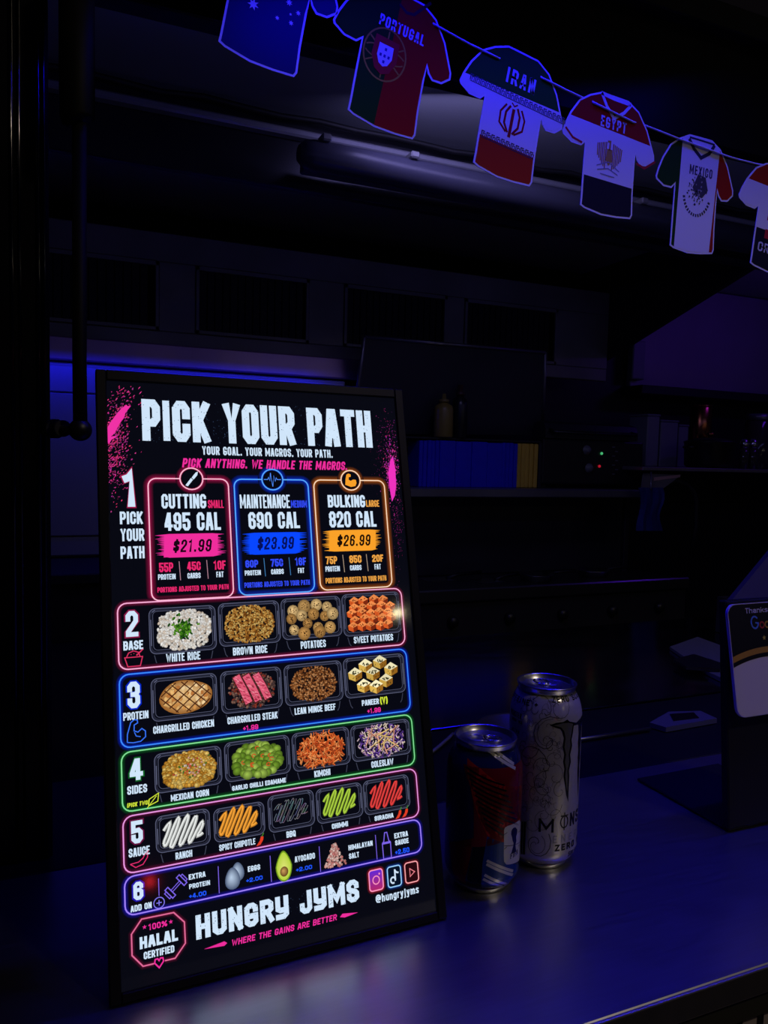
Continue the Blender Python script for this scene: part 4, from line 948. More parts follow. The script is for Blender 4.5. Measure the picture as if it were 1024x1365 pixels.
for k, (x, w_) in enumerate(((480, .0008), (484, .0014), (491, .0007), (496, .0018), (501, .0008))):
    e0 = Zt(x, 890); e1 = Zt(x, 1075); d.line([(e0[0], e0[1]), (e0[0], e1[1])], w_ * .7, K, 2)
d.mb.build('barcode', INKT, t)
# filigree scrolls
d = tc.draw(); SW = (.09, .09, .088); rr = random.Random(3)
def curl(x, y, r, a0, turns, wd, s=1):
    u, z = Zt(x, y); pts = []
    n = int(14 * turns)
    for i in range(n + 1):
        q = i / n; a = math.radians(a0) + s * q * turns * 2 * PI; rad = r * (1 - q) ** .8 + .0006; pts.append((u + rad * math.cos(a), z + rad * math.sin(a) * 1.15))
    d.line(pts, wd, SW, 1.5)
for a_ in ((625, 430, .0175, 60, .9, .0007, 1), (632, 430, .0150, 80, .7, .0004, 1), (520, 560, .016, 0, .8, .0007, 1), (540, 640, .012, 30, .9, .0005, -1), (600, 590, .009, 200, .9, .0005, -1), (650, 560, .008, 10, 1., .0004, 1), (660, 640, .010, 120, .9, .0004, -1), (610, 700, .013, 80, .8, .0005, 1), (560, 750, .010, 0, 1, .0004, 1),
           (640, 480, .006, 0, 1., .0005, 1), (690, 260, .012, 20, .8, .0005, -1), (600, 290, .014, 150, .6, .0006, -1), (560, 1010, .013, 40, 1.1, .0008, -1), (555, 1020, .009, 60, 1.0, .0005, -1), (600, 900, .010, 90, .8, .0004, 1), (530, 900, .007, 0, .9, .0004, -1), (500, 470, .012, 0, .8, .0006, -1), (640, 800, .010, 0, .8, .0004, -1), (690, 720, .007, 90, .9, .0004, 1), (660, 860, .006, 0, .9, .0003, 1)): curl(*a_)
for i in range(70):
    x = rr.uniform(475, 690); y = rr.uniform(230, 860); curl(x, y, rr.uniform(.0018, .0055), rr.uniform(0, 360), rr.uniform(.4, 1.1), rr.uniform(.0002, .0004), rr.choice((1, -1)))
for i in range(26):
    u, z = shoulder(rr.uniform(440, 560), rr.uniform(205, 240)); d.line([(u, z), (u + rr.uniform(-.003, .003), z + rr.uniform(-.002, .002)), (u + rr.uniform(-.003, .003), z - .001)], .0004, (.10, .10, .12), 1.5)
uA = Zt(640, 400)[0]
for i in range(90):      # scrolls continue round the far side
    u = uA + rr.uniform(.045, .17); z = rr.uniform(.03, .14); r = rr.uniform(.003, .008); q = [(u + r * (1 - k / 10) * math.cos(k * .7), z + r * (1 - k / 10) * math.sin(k * .7)) for k in range(10)]; d.line(q, .0004, SW, 1.5)
d.mb.build('scroll_pattern', INKT, t)['label'] = 'fine grey scrollwork'

# short can
H = .131
sp = [(.0275, .0062), (.0300, .0095), (.0322, .0135), (.0330, .0180), (.0330, .1030), (.0327, .1065), (.0318, .1110), (.0300, .1165), (.0275, .1220), (.0258, .1235)]
sc_ = Can(.3489, .5652, sp)
t = thing('drink_can', 'short navy and red drink can with white trophy badge beside the tall can', 'can', (sc_.c.x, sc_.c.y, 0))
MB().lathe(sp, sc_.c.x, sc_.c.y, 0, 64).build('body', mat('navy_can_coat', (.010, .016, .075), .13, .2, var=.1, nscale=200), t)
can_lid(sc_, t, H, -.9); can_base(sc_, t)
Zs = lambda x, y: sc_.hit(580 + x / 4.136, 880 + y / 4.136)
Z7 = lambda x, y: sc_.hit(590 + x / 8.533, 950 + y / 8.533, .0312)
Z8 = lambda x, y: sc_.hit(590 + x / 8.533, 1080 + y / 8.533)
RED = (.46, .012, .012); RD2 = (.035, .004, .010); BK = (.003, .003, .006); WH = (.55, .55, .50); NB = (.008, .04, .20)
d = sc_.draw()
d.fill([Zs(*p) for p in ((165, 545), (250, 602), (370, 692), (474, 690), (474, 880), (455, 905), (400, 900), (380, 1003), (290, 968), (240, 860), (205, 740))], RED, 2)
for i in range(11):
    y = 590 + i * 31; x0 = 168 + i * 11; a = Zs(x0, y); b_ = Zs(min(470, x0 + 215), y + 100); 
    if i > 7: b_ = Zs(378, y + 66)
    d.line([a, b_], .0014, BK, 3)
d.mb.build('red_panel', INK, t)['label'] = 'red panel with diagonal black stripes'
d = sc_.draw()
d.fill([Zs(*p) for p in ((84, 540), (150, 575), (196, 700), (214, 800), (214, 980), (192, 1100), (160, 1240), (104, 1205), (80, 1000), (78, 760))], (.16, .006, .012), 2)
d.fill([Zs(*p) for p in ((160, 575), (205, 740), (240, 860), (290, 968), (284, 1060), (262, 1120), (250, 1268), (170, 1250), (200, 1100), (220, 980), (220, 800))], BK, 1.6)
d.mb.build('red_band', INK, t)
d = sc_.draw()
d.fill([Zs(*p) for p in ((288, 972), (385, 1008), (385, 1118), (425, 1122), (462, 1128), (458, 1190), (405, 1248), (330, 1268), (256, 1262), (262, 1120))], NB, 2)
d.mb.build('blue_panel', INK, t)
for q in (((505, 572), (800, 690)), ((500, 612), (800, 736)), ((478, 735), (795, 868)), ((462, 782), (715, 892))):
    d = sc_.draw(); d.line([Z8(*q[0]), Z8(*q[1])], .0024, WH, 3); d.mb.build('white_stripe', INK, t)
for q in (((440, 405), (570, 480), (820, 632)), ((530, 408), (650, 472), (815, 585))):
    d = sc_.draw(); d.line([Z7(*p) for p in q], .0026, WH, 3); d.mb.build('white_stripe', INK, t)
d = sc_.draw()
d.fill([Z8(*p) for p in ((700, 220), (712, 195), (740, 178), (860, 118), (876, 112), (884, 140), (882, 540), (866, 568), (750, 616), (725, 616), (700, 585), (696, 520))], WH, 3)
for q in (((700, 405), (884, 340)), ((700, 275), (735, 250)), ((700, 440), (730, 415)), ((860, 250), (884, 222)), ((860, 405), (884, 385))): d.line([Z8(*q[0]), Z8(*q[1])], .0005, BK, 4)
d.fill([Z8(*p) for p in ((790, 215), (808, 196), (830, 196), (846, 220), (845, 262), (834, 300), (838, 345), (826, 392), (830, 430), (836, 470), (778, 494), (792, 440), (804, 400), (806, 372), (794, 345), (790, 310), (778, 275), (780, 240))], (.006, .008, .06), 4)
a = Z8(768, 560); b_ = Z8(850, 512); text(d, 'FIFA', a[0], a[1] + .0004, b_[0], a[1] + .0052, .2, (.01, .01, .05), 4, gap=.3)
d.mb.build('trophy_badge', INK, t)['label'] = 'white badge with dark blue trophy lettered FIFA'

# ---------------------------------------------------------------- shirt bunting
JY = .76
J = lambda x, y: at_y(600 + x / 2.415, 40 + y / 2.415, JY)      # measured on the shirt with the full outline
ol = [(190, 50), (240, 75), (285, 98), (320, 142), (345, 210), (362, 300), (360, 320), (335, 334), (308, 326), (297, 305), (294, 285), (286, 330), (272, 420), (264, 492), (256, 504), (205, 492), (150, 474), (90, 440), (75, 426), (80, 400), (93, 320), (112, 212), (97, 222), (62, 205), (34, 172), (32, 160), (45, 132), (68, 98), (105, 62), (145, 51)]
hL, hR, nk = J(75, 426), J(258, 504), J(190, 50)
hx = (hR - hL); W0 = hx.length; hx.normalize(); hy = Vector((-hx.z, 0, hx.x))
loc = lambda P: ((P - hL).dot(hx) / W0, (P - hL).dot(hy) / W0)
OUT = [loc(J(x, y)) for x, y in ol]; NK = loc(nk)
def inset(pts, dd):
    of = offsets(pts, True); ar = sum(a[0] * b[1] - b[0] * a[1] for a, b in zip(pts, pts[1:] + pts[:1]))
    s = 1 if ar > 0 else -1; return [(p[0] + o[0] * dd * s, p[1] + o[1] * dd * s) for p, o in zip(pts, of)]
INN = inset(OUT, .028)
PAPER = attr_mat('printed_card', 0, .7, 0, .08)
def shirt(name_label, pL, pR, pN=None, dy=0.):
    a = at_y(*pL, JY + dy); b = at_y(*pR, JY + dy); X = b - a
    if pN is None: Yv = Vector((-X.z, 0, X.x))
    else:
        n = at_y(*pN, JY + dy); Yv = (n - a - X * NK[0]) / NK[1]
    t = thing('shirt_cutout', name_label, 'bunting', ((a + b) / 2 + Yv * 1.2), 'football shirt cards on the bunting')
    fn = lambda u, v, k: a + X * u + Yv * v + Vector((0, -k * .00012, 0))
    mb = MB(); fr_ = [fn(u, v, 0) for u, v in OUT]; bk_ = [p + Vector((0, .0008, 0)) for p in fr_]
    for tr in tessellate_polygon([fr_]):
        mb.poly([fr_[i] for i in tr], (.80, .80, .82)); mb.poly([bk_[i] for i in reversed(tr)], (.80, .80, .82))
    n = len(fr_)
    for i in range(n): mb.poly([fr_[i], fr_[(i + 1) % n], bk_[(i + 1) % n], bk_[i]], (.8, .8, .82))
    mb.build('card', PAPER, t)
    det = X.x * Yv.z - X.z * Yv.x
    def L(px, py, zoom=True):
        if zoom: px, py = 600 + px / 2.415, 40 + py / 2.415
        P = at_y(px, py, JY + dy) - a; return ((P.x * Yv.z - P.z * Yv.x) / det, (X.x * P.z - X.z * P.x) / det)
    return t, (lambda: Draw(fn)), L
below = lambda h, k=0.: (lambda p: h + k * p[0] - p[1])
above = lambda h, k=0.: (lambda p: p[1] - h - k * p[0])
left = lambda x, k=0.: (lambda p: x + k * p[1] - p[0])
right = lambda x, k=0.: (lambda p: p[0] - x - k * p[1])
def pb(d, t, name='print', label=None):
    o = d.mb.build(name, PAPER, t)
    if label: o['label'] = label
    return o
WC = (.75, .75, .77); RC = (.45, .03, .004); GC = (.01, .07, .004); NC = (.012, .012, .018); KC = (.012, .012, .015)
# Australia (mostly above the frame)
t, dr, L = shirt('dark blue shirt card with white stars, leftmost on the bunting', (291, 55), (393, 103)); d = dr(); d.fill(INN, (.008, .01, .10), 1)
def star(d, u, v, r, n=7):
    d.fill([(u + (r if k % 2 == 0 else r * .45) * math.sin(k * PI / n), v + (r if k % 2 == 0 else r * .45) * math.cos(k * PI / n)) for k in range(2 * n)], WC, 2)
star(d, .30, .62, .075)
for u, v, r in ((.72, .85, .045), (.62, .60, .03), (.80, .62, .035), (.86, .78, .035), (.77, .72, .02)): star(d, u, v, r)
pb(d, t, 'print', 'dark blue print with white stars')
d = dr(); d.fill(INN, (.30, .02, .04), 1.5, (right(1.02), below(.86, .02), )); pb(d, t, 'cuff')
# Portugal
t, dr, L = shirt('PORTUGAL shirt card, dark green and red halves with gold globe crest', (463.5, 146), (551, 186)); d = dr()
d.fill(INN, GC, 1, (left(.40, .0),)); d.fill(INN, (.38, .012, .004), 1, (right(.40, .0),)); pb(d, t)
d = dr(); YC = (.50, .34, .03); cu, cv = L(270 + 638 / 2.626, 192 / 2.626, False)
for r in (.31,): d.line(arc(cu, cv, r, r * 1.12, 0, 360, 30)[:-1], .022, YC, 2, closed=True)
d.line(arc(cu, cv, .30, .10, 200, 340, 12), .018, YC, 2); d.line(arc(cu, cv, .30, .10, 20, 160, 12), .018, YC, 2); d.line([(cu, cv - .32), (cu, cv + .32)], .018, YC, 2); d.line([(cu - .25, cv + .17), (cu + .25, cv - .17)], .022, YC, 2); d.line([(cu - .25, cv - .17), (cu + .25, cv + .17)], .018, YC, 2)
sh = lambda s: [(cu - .16 * s, cv + .20 * s), (cu + .16 * s, cv + .20 * s), (cu + .17 * s, cv - .05 * s), (cu + .10 * s, cv - .20 * s), (cu, cv - .25 * s), (cu - .10 * s, cv - .20 * s), (cu - .17 * s, cv - .05 * s)]
d.fill(sh(1.1), (.45, .02, .02), 3); d.fill(sh(.66), WC, 3.5)
for a_, b_ in ((0, .07), (0, -.02), (0, -.10), (-.06, -.02), (.06, -.02)): d.fill([(cu + a_ - .016, cv + b_ + .02), (cu + a_ + .016, cv + b_ + .02), (cu + a_ + .016, cv + b_ - .02), (cu + a_ - .016, cv + b_ - .02)], (.03, .03, .3), 4)
pb(d, t, 'crest', 'gold armillary globe with red and white shield')
LP = lambda x, y: L(270 + x / 2.626, y / 2.626, False)
d = dr(); a_, b_ = LP(618, 78), LP(780, 130); text(d, 'PORTUGAL', a_[0], a_[1] - .02, b_[0], a_[1] + .13, .17, (.6, .6, .65), 2, gap=.3, slant=.0); pb(d, t, 'lettering')
d = dr(); d.line([LP(690, 15), LP(715, 45), LP(740, 52), LP(775, 28), LP(800, 10)], .04, (.05, .01, .02), 2); pb(d, t, 'collar')
# Iran
t, dr, L = shirt('IRAN shirt card with green top, white middle and red hem', (630.9, 216.3), (707, 248.6), (678.7, 60.7)); d = dr()

g0, g1 = L(60, 142), L(350, 265); kk = (g1[1] - g0[1]) / (g1[0] - g0[0]); gh = g0[1] - kk * g0[0]; r0, r1 = L(95, 335), L(265, 410); rh = (r0[1] + r1[1]) / 2
d.fill(INN, (.01, .10, .012), 1, (above(gh, kk),)); d.fill(INN, WC, 1, (above(rh), below(gh, kk))); d.fill(INN, RC, 1, (below(rh),)); pb(d, t)
d = dr(); rr = random.Random(2)
for (v0, ua, ub, cc_) in ((gh - .03, -.30, 1.36, (.05, .06, .12)), (rh + .03, .04, .96, (.05, .03, .06))):
    u = ua
    while u < ub:
        d.line([(u, v0 - .045), (u, v0 + .035), (u + .05, v0 + .035)], .016, cc_, 2); d.line([(u + .025, v0 - .045), (u + .025, v0 + .01), (u + .06, v0 + .01), (u + .06, v0 - .045)], .014, cc_, 2); u += .085
    d.line([(ua, v0 - .055), (ub, v0 - .055)], .012, cc_, 2)
pb(d, t, 'band_pattern', 'dark angular script bands')
d = dr(); ce = (.30, .01, .015); cu, cv = L(199, 290)
for s in (-1, 1):
    d.line([(cu + s * .04, cv - .20), (cu + s * .12, cv - .08), (cu + s * .12, cv + .08), (cu + s * .06, cv + .19)], .035, ce, 2); d.line([(cu + s * .07, cv - .20), (cu + s * .20, cv - .10), (cu + s * .21, cv + .06), (cu + s * .13, cv + .19)], .03, ce, 2)
d.line([(cu, cv - .26), (cu, cv + .16)], .05, ce, 2); d.line([(cu - .05, cv + .24), (cu, cv + .20), (cu + .05, cv + .24)], .02, ce, 2); pb(d, t, 'crest', 'dark red tulip-shaped crest')
d = dr(); a_, b_ = L(178, 165), L(270, 205); text(d, 'IRAN', a_[0], a_[1], b_[0], a_[1] + .22, .17, (.55, .6, .75), 2, gap=.4); pb(d, t, 'lettering')
# Egypt
t, dr, L = shirt('EGYPT shirt card with red shoulders, gold eagle and black hem', (773.5, 273), (841, 292), (802.9, 122)); d = dr()
e0, e1 = L(395, 275), L(640, 372); kk = (e1[1] - e0[1]) / (e1[0] - e0[0]); eh = e0[1] - kk * e0[0]; n0, n1 = L(432, 460), L(583, 515); nh = (n0[1] + n1[1]) / 2
d.fill(INN, (.36, .012, .006), 1, (above(eh, kk),)); d.fill(INN, WC, 1, (above(nh), below(eh, kk))); d.fill(INN, NC, 1, (below(nh),)); pb(d, t)
d = dr(); cu, cv = L(512, 405); gc = (.45, .28, .06)
for s in (-1, 1):
    for k in range(6): d.line([(cu + s * (.07 + k * .033), cv + .20 - .01 * k), (cu + s * (.07 + k * .031), cv - .22 + .035 * k)], .020, (gc if k % 2 else (.30, .12, .08)), 2)
d.fill([(cu - .05, cv + .10), (cu + .05, cv + .10), (cu + .06, cv - .08), (cu, cv - .16), (cu - .06, cv - .08)], gc, 2.5); d.line([(cu, cv + .08), (cu, cv + .22), (cu - .05, cv + .21)], .03, gc, 2.5)
for q in (([(cu - .22, cv - .20), (cu, cv - .10), (cu + .22, cv - .20)]), ([(cu - .20, cv - .26), (cu, cv - .20), (cu + .20, cv - .26)]), ([(cu - .14, cv - .31), (cu + .14, cv - .31)])): d.line(q, .016, (.25, .25, .35), 2.6)
pb(d, t, 'crest', 'gold eagle crest')
d = dr(); a_, b_ = L(484, 308), L(566, 330); text(d, 'EGYPT', a_[0], a_[1], b_[0], a_[1] + .17, .17, (.6, .6, .75), 2, gap=.35); pb(d, t, 'lettering')
d = dr(); d.line([L(488, 200), L(505, 245), L(528, 285), L(560, 268), L(583, 243)], .05, WC, 2); d.line([L(488, 202), L(530, 222), L(583, 241)], .06, WC, 2); pb(d, t, 'collar', 'white V collar')
for q in ((L(372, 312), L(395, 345), L(425, 362)), (L(600, 430), L(625, 446), L(660, 425))):
    d = dr(); d.line(q, .035, (.45, .02, .03), 2); pb(d, t, 'cuff')
# Mexico
t, dr, L = shirt('MEXICO shirt card, green, white and red stripes with round grey crest', (893, 327), (950, 338.5), (919.7, 178.7)); d = dr()
a0, a1 = L(750, 345), L(722, 680); ka = (a0[0] - a1[0]) / (a0[1] - a1[1]); ha = a1[0] - ka * a1[1]; b0, b1 = L(868, 400), L(833, 715); kb = (b0[0] - b1[0]) / (b0[1] - b1[1]); hb = b1[0] - kb * b1[1]
d.fill(INN, (.008, .05, .006), 1, (left(ha, ka),)); d.fill(INN, WC, 1, (right(ha, ka), left(hb, kb))); d.fill(INN, (.38, .015, .006), 1, (right(hb, kb),)); pb(d, t)
d = dr(); cu, cv = L(795, 530); kc = (.06, .06, .07)
for r in (.30,):
    for k in range(16):
        a0 = 190 + k * 10; q = arc(cu, cv, r, r * 1.12, a0, a0 + 6, 2); d.line(q, .05, kc, 2)
rr = random.Random(11)
for _ in range(60):
    a_ = rr.uniform(0, 6.28); q = rr.random() ** .6 * .22; x, y = cu + q * math.cos(a_), cv + .05 + q * 1.1 * math.sin(a_); l = rr.uniform(.02, .05); b_ = rr.uniform(0, 3.14)
    d.line([(x, y), (x + l * math.cos(b_), y + l * math.sin(b_))], .025, rr.choice((kc, kc, (.3, .3, .3))), 2.2)
d.fill([(cu - .12, cv + .10), (cu - .02, cv + .32), (cu + .16, cv + .30), (cu + .24, cv + .10), (cu + .12, cv - .04), (cu - .02, cv - .02)], kc, 2.1); pb(d, t, 'crest', 'dark grey eagle crest in a wreath')
d = dr(); a_, b_ = L(770, 462), L(843, 478); text(d, 'MEXICO', a_[0], a_[1], b_[0], a_[1] + .15, .17, (.06, .06, .12), 2, gap=.35); pb(d, t, 'lettering')
d = dr(); d.line([L(770, 350), L(785, 382), L(808, 412), L(835, 398), L(852, 372)], .06, (.03, .03, .06), 2); d.line([L(772, 345), L(815, 358), L(852, 370)], .03, (.03, .03, .06), 2); pb(d, t, 'collar', 'dark V collar')
# Croatia
t, dr, L = shirt('red, checked white and navy shirt card, rightmost on the bunting', (1000, 350), (1060, 370), (1036, 215)); d = dr()
d.fill(INN, (.42, .02, .006), 1, (above(1.35),)); d.fill(INN, WC, 1, (above(.62), below(1.35))); d.fill(INN, NC, 1, (below(.62),)); pb(d, t)
d = dr()
for i in range(6):
    for j in range(5):
        if (i + j) % 2: continue
        u, v = .20 + j * .14, .48 + i * .155; d.fill([(u, v), (u + .14, v), (u + .14, v + .155), (u, v + .155)], (.50, .02, .03), 2)
        u2 = u + (.14 if j < 4 else -.14)
d.fill([(.24, 1.45), (.30, 1.65), (.42, 1.60), (.44, 1.44), (.34, 1.34)], (.10, .12, .5), 2); pb(d, t, 'checks', 'red checker crest')
d = dr(); text(d, 'CROATIA', .10, .24, .95, .40, .17, (.6, .6, .65), 3, gap=.3); pb(d, t, 'lettering')
# string
sp_ = [(452, -28, 1), (500, -8, 1), (560, 22, 1), (575, 30, 1), (580, 33, 0), (625, 58, 0), (664, 77, 0), (668, 79, 1), (695, 92, 1), (719, 101, 1), (723, 104, 0), (757, 121, 0), (772, 128, 0), (776, 130, 1), (788, 134, 1), (792, 137, 0), (845, 163, 0), (849, 164, 1), (862, 168, 1), (880, 175, 0), (905, 185, 0), (955, 203, 0), (975, 210, 0), (1002, 217, 0), (1006, 218, 1), (1060, 228, 1)]
pts = [at_y(x, y, JY - .0016 + .0042 * b) for x, y, b in sp_]
q = []
for a, b in zip(pts, pts[1:]):
    for k in range(3): q.append(a.lerp(b, k / 3))
s_ = MB().tube(q + [pts[-1]], .0012, 6).build('bunting_string', mat('white_ribbon', (.75, .75, .78), .6))
tag(s_, 'thin white ribbon the football shirt cards are threaded on', 'string')

# ---------------------------------------------------------------- review card stand (right edge)
def px_plane(O_, ex_, ez_):
    n = ex_.cross(ez_)
    def f(px, py):
        D_ = ray(px, py); t_ = (O_ - EYE).dot(n) / D_.dot(n); P = EYE + D_ * t_ - O_; return P.dot(ex_), P.dot(ez_)
    return f
t = thing('review_stand', 'black stand holding a tilted white and black review card with Thanks and coloured lettering', 'card stand', (.66, .56, 0))
c0 = at_z(972, 1111, .0)
la = math.radians(5.); sx = Vector((1, -.02, 0)).normalized(); snn = Vector((.02, 1, 0)).normalized(); sz = Vector((0, 0, 1)) * math.cos(la) + snn * math.sin(la); syy = sz.cross(sx)
pf = px_plane(c0, sx, sz); h_ = pf(967, 801)[1]
Mx = Matrix.Identity(4)
for i in range(3): Mx[i][0] = sx[i]; Mx[i][1] = syy[i]; Mx[i][2] = sz[i]; Mx[i][3] = c0[i]
stand_m = mat('matt_black_stand', (.008, .008, .0075), .6, 0, var=.2, nscale=90, spec=.2)
MB().box((0, 0, .0035), (.13, .010, h_), .0015, M=Mx).build('upright_panel', stand_m, t)
MB().box((c0.x + .001, c0.y + .002, .0006), (c0.x + .129, .682, .0035), .001).build('foot_plate', stand_m, t)
# tilted card
yb = c0.y - .006
p_b = at_y(984, 958, yb)
lo_, hi_ = yb, yb + .12
for _ in range(40):
    md = (lo_ + hi_) / 2; q = at_y(969.5, 800, md)
    if q.x < p_b.x: lo_ = md
    else: hi_ = md
q = at_y(969.5, 806, md); cz = (q - p_b); cz.x = 0; ch = cz.length; cz.normalize(); cxv = Vector((1, 0, 0)); cyv = cz.cross(cxv)
cf = px_plane(p_b, cxv, cz)
cw = .088; rad = .011
def cfn(u, v, k): return p_b + cxv * u + cz * v + cyv * (-k * .00012)
rr_ = rrect(0, 0, cw, ch, rad, 7)
MB().hull([cfn(u, v, -28) for u, v in rr_], [cfn(u, v, 0) for u, v in rr_]).build('card_plate', mat('pale_acrylic_card', (.55, .5, .6), .3, 0), t)
CI = attr_mat('card_ink', 0, .35, 0)
d = Draw(cfn); inn = rrect(.0006, .0006, cw - .0006, ch - .0006, rad, 7)
aw = cf(983, 880); am = cf(1005, 866); ar_ = cf(1024, 863)
ccx = cf(1024, 866)[0]; vt_ = cf(1024, 869)[1]; rh_ = vt_ - cf(984, 884)[1]; R_ = (ccx ** 2 + rh_ ** 2) / (2 * rh_); ccy = vt_ - R_
def arcf(r): return lambda p: r - math.hypot((p[0] - ccx), (p[1] - ccy) * 1.0)
d.fill(inn, (.66, .60, .44), 1)
# black upper field above a yellow arc
def band(r0, r1, col, L_):
    n = 26; xs_ = [.0008 + (cw - .0016) * i / n for i in range(n + 1)]
    Y = lambda x, r: ccy + math.sqrt(max(0, r * r - (x - ccx) ** 2))
    for a, b in zip(xs_, xs_[1:]):
        t0 = Y(a, r1) if r1 else top(a); t1 = Y(b, r1) if r1 else top(b)
        d.mb.poly([cfn(a, Y(a, r0), L_), cfn(b, Y(b, r0), L_), cfn(b, t1, L_), cfn(a, t0, L_)], col)
def top(x):
    e = min(x, cw - x); return ch - .0008 if e >= rad else ch - .0008 - rad + math.sqrt(max(0, rad ** 2 - (rad - e) ** 2))
band(R_ - .0042, R_, (.008, .008, .008), 2); band(R_, R_ + .0058, (.50, .26, .03), 2.2); band(R_ + .0058, None, (.008, .008, .008), 2)
d.mb.build('card_print', CI, t)
d = Draw(cfn)
def ctext(s, lb, rt, tt, col, gap=.25):
    a, b = cf(*lb), cf(*rt); text(d, s, a[0], a[1], b[0], b[1], tt, col, 4, gap=gap)
a, b = cf(993.5, 818), cf(1022.5, 808.5); text(d, 'Thanks', a[0], a[1], b[0], b[1], .17, (.60, .58, .55), 4, gap=.22)
d.mb.build('lettering', CI, t)
d = Draw(cfn); a = cf(1002, 838); gh = cf(1002, 822)[1] - a[1]; gw_ = gh * .82
d.line([(a[0] + gw_ * .92, a[1] + gh * .82)] + arc(a[0] + gw_ / 2, a[1] + gh / 2, gw_ / 2, gh / 2, 50, 350, 14)[1:] + [(a[0] + gw_ * .55, a[1] + gh * .47)], gh * .15, (.10, .22, .50), 4)
x = a[0] + gw_ * 1.2
for ch_, col in (('o', (.45, .05, .03)), ('o', (.5, .3, .03)), ('g', (.1, .22, .5)), ('l', (.05, .3, .1)), ('e', (.45, .05, .03))):
    wv = gw_ * (.62 if ch_ != 'l' else .2); r_ = gw_ * .30
    if ch_ == 'o': d.line(arc(x + r_, a[1] + r_, r_, r_, 0, 360, 14)[:-1], gh * .14, col, 4, closed=True)
    else: text(d, ch_, x, a[1], x + wv, a[1] + gh, .13, col, 4)
    x += wv + gw_ * .14
d.mb.build('wordmark', CI, t)['label'] = 'coloured wordmark starting with a blue G and red o'
a = cf(1018.5, 850)
for k in range(5):
    d = Draw(cfn); u = a[0] + k * .0085; r_ = .0029
    d.fill([(u + (r_ if i % 2 == 0 else r_ * .42) * math.sin(i * PI / 5), a[1] + (r_ if i % 2 == 0 else r_ * .42) * math.cos(i * PI / 5)) for i in range(10)], (.60, .48, .06), 4)
    d.mb.build('star', CI, t)

# ---------------------------------------------------------------- on the sill
t = thing('card_reader', 'small flat card reader with dark display on the sill left of the review stand', 'card reader', at_z(905, 960, 0))
zz = .007
qs = [at_z(*p, zz) for p in ((866, 963), (888, 969.5), (956, 957.5), (934, 947.5), (892, 948.5))]
MB().hull([Vector((p.x, p.y, 0)) for p in qs], qs).build('body', mat('pale_grey_plastic', (.09, .09, .11), .3), t)
qs = [at_z(*p, zz + .001) for p in ((898, 960.5), (932, 956.5), (925, 949.5), (893, 951.5))]
MB().hull([p - Vector((0, 0, .001)) for p in qs], qs).build('display', blk_gloss, t)
a = at_z(777, 985, .003); b_ = at_z(866, 971, .003)
rl = MB().tube([(.56, a.y + .0, .003), (b_.x, a.y, .003)], .0028, 8).build('window_runner', mat('runner_metal', (.4, .4, .42), .3, 1.)); tag(rl, 'thin metal runner lying along the black sill behind the tall can', 'rail')
p = at_z(692, 985, .012)
t = thing('bowl', 'shallow black bowl on the sill behind the two cans', 'bowl', (p.x, p.y, 0))
MB().lathe([(.0001, 0), (.030, 0), (.034, .001), (.054, .026), (.056, .0275), (.0545, .0280), (.0515, .0265), (.032, .004), (.0001, .003)], p.x, p.y, 0, 48).build('bowl_shell', mat('dark_glazed_bowl', (.03, .028, .022), .35), t)
cbl = MB().tube([at_z(574, 1004, .004), at_z(584, 996, .004), at_z(598, 984, .006), at_z(604, 978, .004)], .0022, 8).build('cable', mat('grey_cable', (.12, .12, .13), .45)); tag(cbl, 'short grey cable end on the sill between screen and cans', 'cable')

# ---------------------------------------------------------------- inside the truck: benches
t = thing('prep_bench', 'worn steel prep bench just inside the serving hatch, reflecting blue light', 'bench', (1.2, 1.16, -.98))
MB().box((.42, .92, -.03), (3.3, 1.40, -.001), .001).build('bench_top', steel_in, t)
MB().box((.42, .94, -.975), (3.3, 1.38, -.03), .002).build('cupboard_body', dark_m, t)
t = thing('dark_infill', 'added low matt black fridge inside the hatch at the left behind the menu screen', 'infill', (.05, 1.2, -.98))  # black box added to keep this corner dark and free of blue reflections
mm = mat('matt_black_infill', (.004, .004, .005), .8, 0, spec=.1)
MB().box((-.31, .93, -.975), (.405, 1.85, -.10), .004).build('body', mm, t); MB().box((-.31, .925, -.0995), (.405, 1.855, -.06), .008, seg=2).build('lid', mm, t)
t = thing('work_bench', 'dark low work bench at the back left behind the menu screen', 'bench', (.3, 2.05, -.98))
MB().box((-.31, 1.90, .060), (.90, 2.235, .085), .003).build('bench_top', dark_m, t)
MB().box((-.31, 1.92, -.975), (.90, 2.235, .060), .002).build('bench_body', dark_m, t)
t = thing('upright_cabinet', 'pale steel cabinet glowing blue at the back left behind the menu screen', 'cabinet', (.26, 2.3, .09))
cab = mat('pale_cabinet_steel', (.36, .36, .42), .45, .2, var=.1, nscale=5)
MB().box((-.30, 2.20, .086), (.82, 2.41, .60), .003).build('carcass', cab, t)
zs = at_y(100, 523, 2.19).z; zk = at_y(100, 716, 2.19).z
for l, r in ((-.29, .255), (.262, .812)):
    dd = MB().box((l, 2.186, zk + .004), (r, 2.199, zs - .004), .002).build('door', cab, t)
    MB().box((r - .03, 2.170, .30), (r - .022, 2.186, .42), .002).build('handle', alu, dd)
MB().box((-.29, 2.188, zs), (.812, 2.199, .592), .002).build('top_rail', cab, t)
MB().box((-.29, 2.188, .092), (.812, 2.199, zk), .002).build('kick_plate', cab, t)

